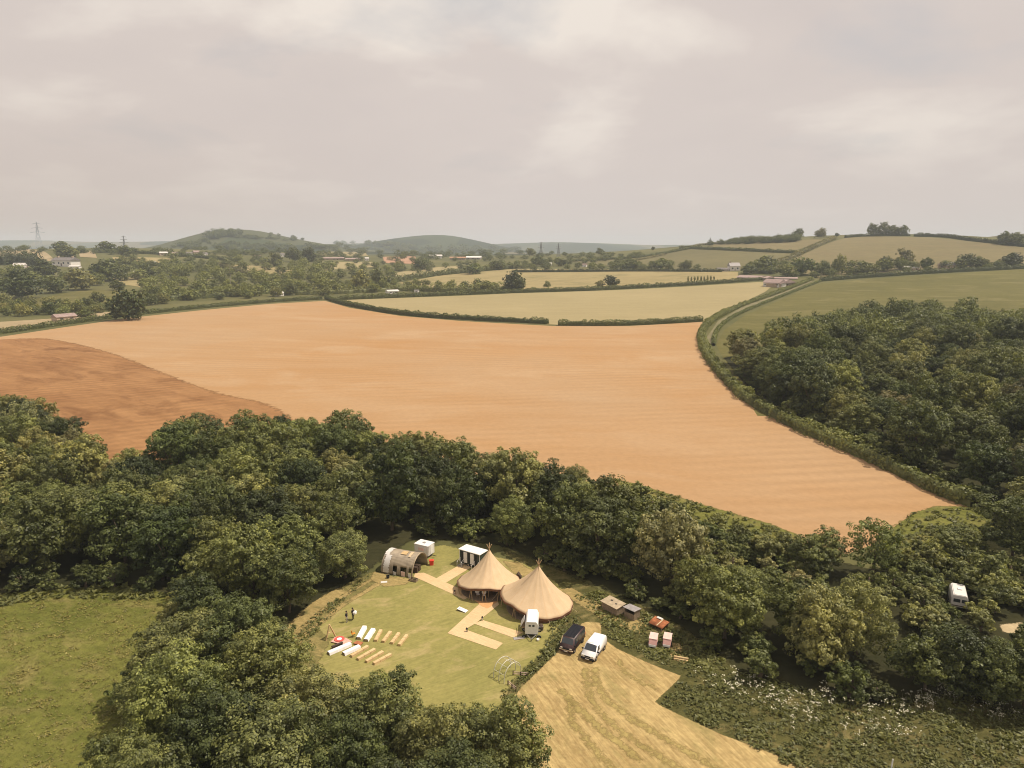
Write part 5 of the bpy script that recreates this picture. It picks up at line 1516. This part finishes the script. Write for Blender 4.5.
# cornhole style board
p = G(462.5, 611); cb = empty('game_board', p, R(-28), 'slanted white game board alone on the lawn', 'board')
MB().box((0, 0, .22), (1.5, .75, .06), Matrix.Rotation(R(9), 3, 'Y')).build('panel', M['white'], cb, .01)
MB().tube([(-.45, 0, .30), (-.45, 0, .334)], .09, 16).build('hole', M['black'], cb)
for y in (-.3, .3): MB().box((-.6, y, .13), (.06, .06, .26)).build('leg', M['darkwood'], cb)
for y in (-.35, .35): MB().box((.05, y, .14), (1.3, .03, .1), Matrix.Rotation(R(9), 3, 'Y')).build('side_rail', M['darkwood'], cb)
# small lanterns beside the mats
for px, py, lab in ((482.3, 620.5, 'small dark lantern post at the upper arm of the matting path'), (466.8, 632, 'small dark lantern post at the lower arm of the matting path'),
                    (454.8, 594, 'small reddish lantern post at the left corner of the left tent')):
    l = empty('lantern', G(px, py), 0, lab, 'lantern', 'lanterns beside the matting')
    MB().box((0, 0, .25), (.22, .22, .5)).build('body', M['rust'] if px < 460 else M['darkwood'], l, .02)
    MB().lathe([(.18, .5), (.04, .68)], 4).build('cap', M['black'], l)
    MB().box((0, -.115, .28), (.14, .02, .26)).build('pane', M['lamp'], l)

# ------------------------------------------------------------------ people
def person(px, py, h, face, pose, label, top, legs):
    p = G(px, py); root = empty('person', p, face, label, 'person'); k = h / 1.76
    J = {'pel': (0, 0, .96), 'wai': (0, 0, 1.12), 'che': (0, -.01, 1.34), 'nck': (0, 0, 1.50), 'hd0': (0, -.02, 1.58), 'hd1': (0, -.02, 1.72),
         'hl': (-.10, 0, .90), 'kl': (-.12, -.02, .50), 'al': (-.12, .03, .09), 'tl': (-.13, -.15, .03), 'hr': (.10, 0, .90), 'kr': (.13, -.04, .50), 'ar': (.14, .05, .09), 'tr': (.15, -.13, .03),
         'sl': (-.19, 0, 1.44), 'el': pose['el'], 'wl': pose['wl'], 'sr': (.19, 0, 1.44), 'er': pose['er'], 'wr': pose['wr']}
    rad = {'pel': .155, 'wai': .135, 'che': .16, 'nck': .065, 'hd0': .085, 'hd1': .10, 'hl': .10, 'kl': .062, 'al': .045, 'tl': .04, 'hr': .10, 'kr': .062, 'ar': .045, 'tr': .04,
           'sl': .07, 'el': .046, 'wl': .034, 'sr': .07, 'er': .046, 'wr': .034}
    E = [('pel', 'wai'), ('wai', 'che'), ('che', 'nck'), ('nck', 'hd0'), ('hd0', 'hd1'), ('pel', 'hl'), ('hl', 'kl'), ('kl', 'al'), ('al', 'tl'), ('pel', 'hr'), ('hr', 'kr'), ('kr', 'ar'), ('ar', 'tr'),
         ('che', 'sl'), ('sl', 'el'), ('el', 'wl'), ('che', 'sr'), ('sr', 'er'), ('er', 'wr')]
    for s_, w_ in (('l', 'wl'), ('r', 'wr')):
        w = Vector(J[w_]); e = Vector(J['e' + s_]); d = (w - e).normalized(); side = d.cross(Vector((0, 1, 0))).normalized()
        if side.length < .1: side = Vector((1, 0, 0))
        J['p' + s_] = tuple(w + d * .07); rad['p' + s_] = .032; E.append((w_, 'p' + s_))
        for f in range(4):
            q = w + d * .10 + side * (f - 1.5) * .022
            J[f'f{s_}{f}'] = tuple(q + d * (.02 + .005 * f)); J[f'g{s_}{f}'] = tuple(q + d * (.07 - .008 * abs(f - 1)) + Vector((0, -.012, 0))); rad[f'f{s_}{f}'] = .010; rad[f'g{s_}{f}'] = .008
            E += [('p' + s_, f'f{s_}{f}'), (f'f{s_}{f}', f'g{s_}{f}')]
        J['t' + s_ + 'h'] = tuple(w + d * .06 - side * .055 + Vector((0, -.02, 0))); rad['t' + s_ + 'h'] = .011; E.append(('p' + s_, 't' + s_ + 'h'))
    names = list(J); ix = {q: i for i, q in enumerate(names)}
    me = bpy.data.meshes.new('body'); me.from_pydata([tuple(c * k for c in J[q]) for q in names], [(ix[a], ix[b]) for a, b in E], [])
    o = bpy.data.objects.new('body', me); C.objects.link(o)
    o.modifiers.new('skin', 'SKIN'); o.modifiers.new('sub', 'SUBSURF').levels = 1
    for i, q in enumerate(names):
        o.data.skin_vertices[0].data[i].radius = (rad[q] * k * (.8 if q in ('pel', 'wai', 'che') else 1),) * 2 if q not in ('pel', 'wai', 'che') else (rad[q] * k, rad[q] * k * .72)
        o.data.skin_vertices[0].data[i].use_root = (q == 'pel')
    bpy.context.view_layer.update()
    dg = bpy.context.evaluated_depsgraph_get(); nm = bpy.data.meshes.new_from_object(o.evaluated_get(dg))
    bpy.data.objects.remove(o)
    nm.materials.clear()
    for q in ('skin', top, legs, 'black'): nm.materials.append(M[q])
    arms = [Vector(J['wl']) * k, Vector(J['wr']) * k]
    for f in nm.polygons:
        c = f.center; z = c.z / k
        f.use_smooth = True
        if min((c - a).length for a in arms) < .2 * k and z < 1.3 and (abs(c.x) > .16 * k or c.y < -.16 * k): f.material_index = 0
        elif z > 1.5: f.material_index = 0
        elif z > .95: f.material_index = 1
        elif z > .1: f.material_index = 2
        else: f.material_index = 3
    b = obj('body', nm, root)
    hr = MB(); hr.lathe([(.075, 1.60), (.112, 1.66), (.115, 1.73), (.09, 1.80), (.03, 1.835)], 14, (0, .015, 0)); hr.v = [tuple(c * k for c in v) for v in hr.v]; hr.build('hair', M['hair'], root, 0, True)
    fc = MB(); fc.hexa([(-.014, -.125, 1.62), (.014, -.125, 1.62), (.014, -.10, 1.62), (-.014, -.10, 1.62), (-.008, -.108, 1.67), (.008, -.108, 1.67), (.008, -.09, 1.67), (-.008, -.09, 1.67)])
    fc.v = [tuple(c * k for c in v) for v in fc.v]; fc.build('nose', M['skin'], root)
    for s_ in (-1, 1):
        ey = MB().box((s_ * .035 * k, -.112 * k, 1.675 * k), (.02, .012, .012)); ey.build('eye', M['black'], root)
    return root
hang = {'el': (-.25, .03, 1.16), 'wl': (-.26, -.05, .92), 'er': (.25, .03, 1.16), 'wr': (.26, -.05, .92)}
hold = {'el': (-.26, -.02, 1.17), 'wl': (-.17, -.28, 1.12), 'er': (.26, -.02, 1.17), 'wr': (.17, -.28, 1.12)}
person(346.8, 622.5, 1.72, R(70), hang, 'person in dark top and pale trousers standing at the lawn edge', 'darkcloth', 'greycloth')
person(353, 619.5, 1.76, R(60), hold, 'person all in dark clothes holding a big white bundle', 'darkcloth', 'darkcloth')
p = G(353, 619.5); d = Matrix.Rotation(R(60), 3, 'Z') @ Vector((0, -.42, 0))
wb = MB().box((0, 0, 1.18), (.62, .42, .5)).build('white_bundle', M['cloth'], None, .12); wb.location = p + d; wb.rotation_euler = (0, 0, R(60))
tag(wb, 'big white bundle held by the person in dark clothes', 'bundle')

# ------------------------------------------------------------------ overgrown caravan, post
p = G(958.5, 610.5); ov = empty('touring_caravan', p, R(-27), 'old white touring caravan half buried in scrub at the right', 'caravan')
Wc, Lc = 2.1, 4.2
MB().extrude([(-Wc / 2, .45), (Wc / 2, .45), (Wc / 2, 1.9), (Wc / 2 - .25, 2.35), (-Wc / 2 + .25, 2.35), (-Wc / 2, 1.9)], 0, Lc).build('body', M['offwhite'], ov, .08)
MB().box((-.35, -.02, 1.5), (.85, .05, .5)).build('window', M['glass'], ov, .02)
MB().box((.55, -.02, 1.5), (.6, .05, .5)).build('window', M['glass'], ov, .02)
MB().box((0, -.03, .72), (1.9, .08, .1)).build('bumper', M['darkwood'], ov)
MB().box((.1, 2.2, 2.42), (.6, .6, .12)).build('roof_vent', M['white'], ov, .03)
for x in (-1.0, 1.0): wheel(ov, x * .98, 2.2, .3, .18)
p = G(891, 771); pp = empty('white_post', p, 0, 'single white post sticking up at the bottom frame edge', 'post')
s_ = MB().tube([(0, 0, 0), (.05, 0, 1.3)], .07, 8).build('shaft', M['white'], pp); MB().lathe([(.075, 0), (.01, .12)], 8, (.05, 0, 1.3)).build('tip', M['white'], pp)
p = G(936, 622); sx = empty('scrap_sheets', p, .3, 'pale scrap sheets half hidden in the scrub left of the old caravan', 'scrap')
for k in range(3): MB().box((k * .7 - .7, .2 * k, .35 + .15 * k), (.8, .5, .05), Matrix.Rotation(.3 * k - .2, 3, 'X')).build('sheet', M['offwhite'], sx)

# ------------------------------------------------------------------ far buildings
def house(x0, y0, x1, y1, hpx, rpx, dm, wall, roof, label, chim=1, win=3, name='house', cat='house', group=None, gable=False):
    A, B = G(x0, y0), G(x1, y1); rz, L = along(A, B); k = mpp(A); h = hpx * k; rh = rpx * k
    D = dm * L
    o = empty(name, A, rz, label, cat, group)
    z0 = -1.5
    MB().box((L / 2, D / 2, (h + z0) / 2), (L, D, h - z0)).build('wall', M[wall], o)
    e = .04 * L
    if gable: rp = MB(); rp.v = [(-e, -e, h), (L + e, -e, h), (L + e, D + e, h), (-e, D + e, h), (L / 2, -e, h + rh), (L / 2, D + e, h + rh)]; rp.f = [[0, 1, 4], [2, 3, 5], [1, 2, 5, 4], [3, 0, 4, 5], [3, 2, 1, 0]]
    else: rp = MB(); rp.v = [(-e, -e, h), (L + e, -e, h), (L + e, D + e, h), (-e, D + e, h), (-e, D / 2, h + rh), (L + e, D / 2, h + rh)]; rp.f = [[0, 1, 5, 4], [2, 3, 4, 5], [1, 2, 5], [3, 0, 4], [3, 2, 1, 0]]
    r_ = rp.build('roof', M[roof], o)
    for c in range(chim):
        x = L * (.12 if c == 0 else .88); MB().box((x, D / 2, h + rh * 1.05), (L * .07, L * .07, rh * .7)).build('chimney', M['stone'], r_)
    for w in range(win):
        x = L * (w + .5) / win; f = MB().box((x, -.04, h * .55), (L / win * .30, .1, h * .30)).build('window', M['glass'], o)
    if win > 1: MB().box((L * .5 + L / win * .5 * (win % 2), -.05, h * .25), (L * .06, .1, h * .5)).build('door', M['darkwood'], o)
    return o
house(52, 266, 71, 267, 5.5, 3, .5, 'render', 'slate', 'white farmhouse with dark slate roof and two chimneys among trees at left', 2, 4)
house(69, 268.5, 79, 268.5, 2, 1.2, .6, 'render', 'shedroof', 'low white outbuilding on the right of the white farmhouse', 0, 2, 'outbuilding', 'outbuilding')
house(13, 270, 24, 270, 4.5, 2.5, .6, 'offwhite', 'shedroof', 'pale farm barn at left, left one of two', 0, 1, 'barn', 'barn')
house(26, 272, 34, 272, 4, 1.8, .6, 'offwhite', 'tile', 'pale farm barn at left, right one of two', 0, 1, 'barn', 'barn')
house(57, 321.5, 77, 319.5, 4, 3, .45, 'stone', 'tile', 'stone barn with pinkish roof at the trimmed hedge', 0, 2, 'barn', 'barn')
house(276, 296.5, 284, 296, 3, 2, .6, 'render', 'shedroof', 'small white shed behind the corner of the trimmed hedge', 0, 1, 'small_shed', 'shed')
house(388, 294, 399, 293.5, 2.6, 1.4, .6, 'render', 'shedroof', 'long white low building in the belt behind the pale field', 0, 2, 'outbuilding', 'outbuilding')
house(414, 293.5, 418.5, 293.5, 3, .8, .8, 'render', 'slate', 'tiny white hut in the belt behind the pale field', 0, 1, 'small_shed', 'shed')
house(730, 271, 740, 270.5, 4.8, 3.4, .7, 'render', 'greyroof', 'white farmhouse with chimney at the foot of the right hill', 1, 2)
house(717, 271.5, 728, 271.5, 2.2, 1.6, .6, 'barn', 'slate', 'dark roofed outbuilding left of the white hill farmhouse', 0, 1, 'outbuilding', 'outbuilding')
house(737, 279, 766, 280.5, 1.8, 2, .5, 'barn', 'tile', 'long low barn with pale pink roof behind the bungalow', 0, 3, 'barn', 'barn')
house(763, 286.5, 779, 287.5, 4.2, 3.4, .7, 'render', 'tile', 'bungalow with pinkish grey roof beside the curving lane, main wing', 0, 4, 'bungalow')
house(779.5, 287.5, 795, 284.5, 3.8, 3.6, .4, 'stone', 'tile', 'gabled stone wing joined to the bungalow beside the lane', 0, 3, 'bungalow', gable=True)
house(775, 279.5, 797, 279.5, 1.2, 1.2, .5, 'barn', 'tile', 'long dark low shed behind the bungalow wing', 0, 0, 'barn', 'barn')
house(905.5, 271, 919, 270.5, 2.8, 2, .6, 'stone', 'shedroof', 'pale roofed house behind the pasture hedge', 0, 3)
house(946, 269, 957, 268.5, 3.6, 3, .6, 'stone', 'slate', 'brick house with grey roof behind the pasture hedge', 1, 2)
house(938, 268.5, 945, 268.5, 3, 2, .6, 'stone', 'tile', 'small pale house left of the brick house', 0, 1)
GV = 'village houses under the left hill'
for i, (x, y, w, h, rf, wl) in enumerate([(160, 255.5, 8, 2.4, 'shedroof', 'stone'), (172, 256, 7, 2.5, 'tile', 'stone'), (187, 256.5, 6, 2.8, 'slate', 'render'), (194, 255, 6, 3, 'tile', 'stone'), (203, 256.5, 5, 2.6, 'slate', 'render'),
                                      (170, 266.5, 5, 2.4, 'shedroof', 'render'), (152, 264.5, 4, 1.8, 'shedroof', 'render'), (131, 276, 4, 4, 'shedroof', 'render')]):
    house(x, y, x + w, y, h, 1.4, .6, wl, rf, ['leftmost stone village house', 'stone house with reddish roof in the village', 'white village house left of the tall reddish roof', 'tall reddish roofed village house', 'rightmost white village house',
          'white house alone below the village', 'small white cottage left of the lone white house', 'narrow white gable among trees at the left pasture'][i] + ' under the left hill' * (i < 5), 0, 2, group=GV)
for i, (x, y, w, h, rf, wl, lab) in enumerate([(324, 260, 20, 1.6, 'tile', 'stone', 'long terrace of reddish roofs in the valley'), (346, 261, 14, 1.8, 'tile', 'stone', 'reddish roofed farm right of the valley terrace'), (365, 260.5, 4, 2, 'shedroof', 'render', 'tiny white house right of the reddish farm'),
      (428, 258.5, 14, 2.6, 'shedroof', 'offwhite', 'pale factory building left of the long white shed'), (450, 260, 15, 2, 'red', 'stone', 'brownish works building between the pale factory and white shed'), (466, 259.5, 14, 2, 'white', 'barn', 'long bright white industrial shed roof in the valley'),
      (255, 258.5, 6, 2, 'tile', 'render', 'white house by the dark trees right of the village'), (281, 256.5, 5, 2, 'slate', 'render', 'small white house under the left hill end'), (548, 266, 3, 2.4, 'white', 'render', 'tiny white house above the yellow field, left one'),
      (582, 267, 4, 2.2, 'tile', 'render', 'tiny white house above the yellow field, right one')]):
    house(x, y, x + w, y, h, 1.2, .5, wl, rf, lab, 0, 3, 'valley_building', 'building')

# ------------------------------------------------------------------ pylons and poles
def pylon(px, py, hpx, label):
    p = G(px, py); k = mpp(p); h = hpx * k; o = empty('pylon', p, R(20), label, 'pylon', 'electricity pylons'); t = max(.22, .20 * k)
    b = h * .11; lev = [(0, 1), (.25, .72), (.45, .5), (.62, .33), (.8, .2), (1, .04)]
    for sx in (-1, 1):
        for sy in (-1, 1): MB().tube([(sx * b * w, sy * b * w, h * z) for z, w in lev], t, 4).build('leg', M['steel'], o)
    br = MB()
    for (z0, w0), (z1, w1) in zip(lev[:-1], lev[1:]):
        for s in (-1, 1):
            br.tube([(-b * w0, s * b * w0, h * z0), (b * w1, s * b * w1, h * z1)], t * .6, 4); br.tube([(b * w0, s * b * w0, h * z0), (-b * w1, s * b * w1, h * z1)], t * .6, 4)
    br.build('bracing', M['steel'], o)
    for z, w in ((.6, .24), (.76, .19), (.92, .14)):
        MB().tube([(-h * w, 0, h * z), (0, 0, h * (z + .035)), (h * w, 0, h * z)], t * .9, 4).build('cross_arm', M['steel'], o)
pylon(39.5, 248.5, 26, 'tallest lattice pylon on the left skyline')
pylon(125, 253, 17, 'second lattice pylon, right of the tallest on the left')
pylon(541, 256, 14, 'left one of two faint pylons left of the right hill')
pylon(558.5, 256.5, 13, 'right one of two faint pylons left of the right hill')
pylon(710, 243.5, 6, 'tiny pylon on the crest left of the hilltop wood')
for px, py, h, lab in ((209.5, 290, 11, 'short pale power pole in the scrubby valley wood'), (231.5, 294, 27, 'tall thin power pole right of the short pale pole')):
    p = G(px, py); k = mpp(p); o = empty('power_pole', p, 0, lab, 'pole', 'power poles in the valley wood')
    MB().tube([(0, 0, 0), (0, 0, h * k)], .22, 8).build('shaft', M['pole'] if h > 20 else M['bale'], o)
    MB().box((0, 0, h * k * .95), (1.8, .14, .16)).build('cross_arm', M['pole'], o)

# ------------------------------------------------------------------ haze, sky, sun, camera
def haze():
    m, nt, out = new_mat('haze')
    v = N(nt, 'ShaderNodeVolumePrincipled'); v.inputs['Color'].default_value = (.80, .90, 1.0, 1); v.inputs['Density'].default_value = HAZE
    v.inputs['Anisotropy'].default_value = .0
    nt.links.new(v.outputs[0], out.inputs['Volume'])
    mb = MB().box((0, 3500, 72), (14200, 7900, 150)); o = mb.build('haze', m); tag(o, kind='stuff')
HAZE = 1.1e-4
haze()

SUN_EL, SUN_AZ = R(60), R(84)        # azimuth from +Y towards +X
sv = Vector((math.sin(SUN_AZ) * math.cos(SUN_EL), math.cos(SUN_AZ) * math.cos(SUN_EL), math.sin(SUN_EL)))
ld = bpy.data.lights.new('sun', 'SUN'); ld.energy = 4.6; ld.angle = R(.55); ld.color = (1, .89, .74)
lo_ = bpy.data.objects.new('sun', ld); C.objects.link(lo_); lo_.rotation_euler = (-sv).to_track_quat('-Z', 'Y').to_euler(); lo_.location = (0, 0, 140)

w = bpy.data.worlds.new('World'); SC.world = w; w.use_nodes = True; nt = w.node_tree; nt.nodes.clear()
out = N(nt, 'ShaderNodeOutputWorld'); bg = N(nt, 'ShaderNodeBackground'); bg.inputs['Strength'].default_value = .1
sky = N(nt, 'ShaderNodeTexSky'); sky.sky_type = 'NISHITA'; sky.sun_disc = False; sky.sun_elevation = SUN_EL; sky.sun_rotation = SUN_AZ
sky.air_density = 1.2; sky.dust_density = 3.0
tc = N(nt, 'ShaderNodeTexCoord'); sep = N(nt, 'ShaderNodeSeparateXYZ'); nt.links.new(tc.outputs['Generated'], sep.inputs[0])
def mth(op, a, b):
    m = N(nt, 'ShaderNodeMath', operation=op)
    for i, s in enumerate((a, b)):
        if isinstance(s, (int, float)): m.inputs[i].default_value = s
        else: nt.links.new(s, m.inputs[i])
    return m.outputs[0]
zz = mth('ADD', mth('MAXIMUM', sep.outputs[2], 0.0), .28)
cmb = N(nt, 'ShaderNodeCombineXYZ'); nt.links.new(mth('DIVIDE', sep.outputs[0], zz), cmb.inputs[0]); nt.links.new(mth('DIVIDE', sep.outputs[1], zz), cmb.inputs[1])
def wn(scale, det, off, dist=.2, ro=.55):
    mp = N(nt, 'ShaderNodeMapping'); mp.inputs['Location'].default_value = off; nt.links.new(cmb.outputs[0], mp.inputs[0])
    n = N(nt, 'ShaderNodeTexNoise'); n.inputs['Scale'].default_value = scale; n.inputs['Detail'].default_value = det; n.inputs['Roughness'].default_value = ro; n.inputs['Distortion'].default_value = dist
    nt.links.new(mp.outputs[0], n.inputs['Vector']); return n.outputs[0]
def blob(cx, cy, rx, ry):
    a = mth('POWER', mth('DIVIDE', mth('SUBTRACT', cmbx, cx), rx), 2.0); b = mth('POWER', mth('DIVIDE', mth('SUBTRACT', cmby, cy), ry), 2.0)
    return mth('POWER', 2.718, mth('MULTIPLY', mth('ADD', a, b), -1.0))
cmbx = mth('DIVIDE', sep.outputs[0], zz); cmby = mth('DIVIDE', sep.outputs[1], zz)
lump = ramp(nt, mth('ADD', wn(1.7, 7, (3.1, 1.7, 0), .2, .52), mth('MULTIPLY', mth('ADD', blob(-.02, 1.72, .36, .17), mth('MULTIPLY', blob(.5, 1.78, .3, .12), .5)), .16)), [(.30, (6.6, 5.85, 5.5)), (.52, (7.0, 6.2, 5.75)), (.68, (8.7, 7.9, 7.1))])
gap = ramp(nt, mth('ADD', mth('SUBTRACT', wn(1.3, 6, (7.3, 4.1, 0)), .07), mth('MULTIPLY', blob(.86, 1.70, .28, .22), .2)), [(.50, (0, 0, 0)), (.68, (.75, .75, .75))])
hor = ramp(nt, sep.outputs[2], [(.0, (1, 1, 1)), (.16, (0.25, .25, .25)), (.32, (0, 0, 0))])
skyg = mix(nt, sky.outputs[0], (5.6, 5.4, 5.4), .72)
col = mix(nt, lump, skyg, gap)
hx = ramp(nt, mth('ADD', sep.outputs[0], .5), [(.0, (5.75, 4.92, 4.40)), (.5, (6.5, 5.8, 5.45)), (1, (6.4, 5.7, 5.3))])
col = mix(nt, col, hx, hor)
nt.links.new(col, bg.inputs[0]); nt.links.new(bg.outputs[0], out.inputs[0])

cd = bpy.data.cameras.new('camera'); cam = bpy.data.objects.new('camera', cd); C.objects.link(cam)
cam.location = (0, 0, CH); cam.rotation_euler = (math.pi / 2 - PITCH, 0, 0)
cd.sensor_width = 36; cd.lens = 36 * F / 1024; cd.clip_start = .5; cd.clip_end = 20000
SC.camera = cam
SC.view_settings.view_transform = 'Standard'; SC.view_settings.look = 'None'; SC.view_settings.exposure = 0; SC.view_settings.gamma = 1
SC.render.engine = 'CYCLES'
cy = SC.cycles; cy.use_denoising = True; cy.denoising_prefilter = 'ACCURATE'; cy.denoising_input_passes = 'RGB_ALBEDO_NORMAL'; cy.max_bounces = 6; cy.diffuse_bounces = 3; cy.glossy_bounces = 2; cy.transmission_bounces = 3; cy.volume_bounces = 1; cy.transparent_max_bounces = 12
cy.use_adaptive_sampling = False; cy.filter_width = 1.0
print('objects', len(SC.objects))
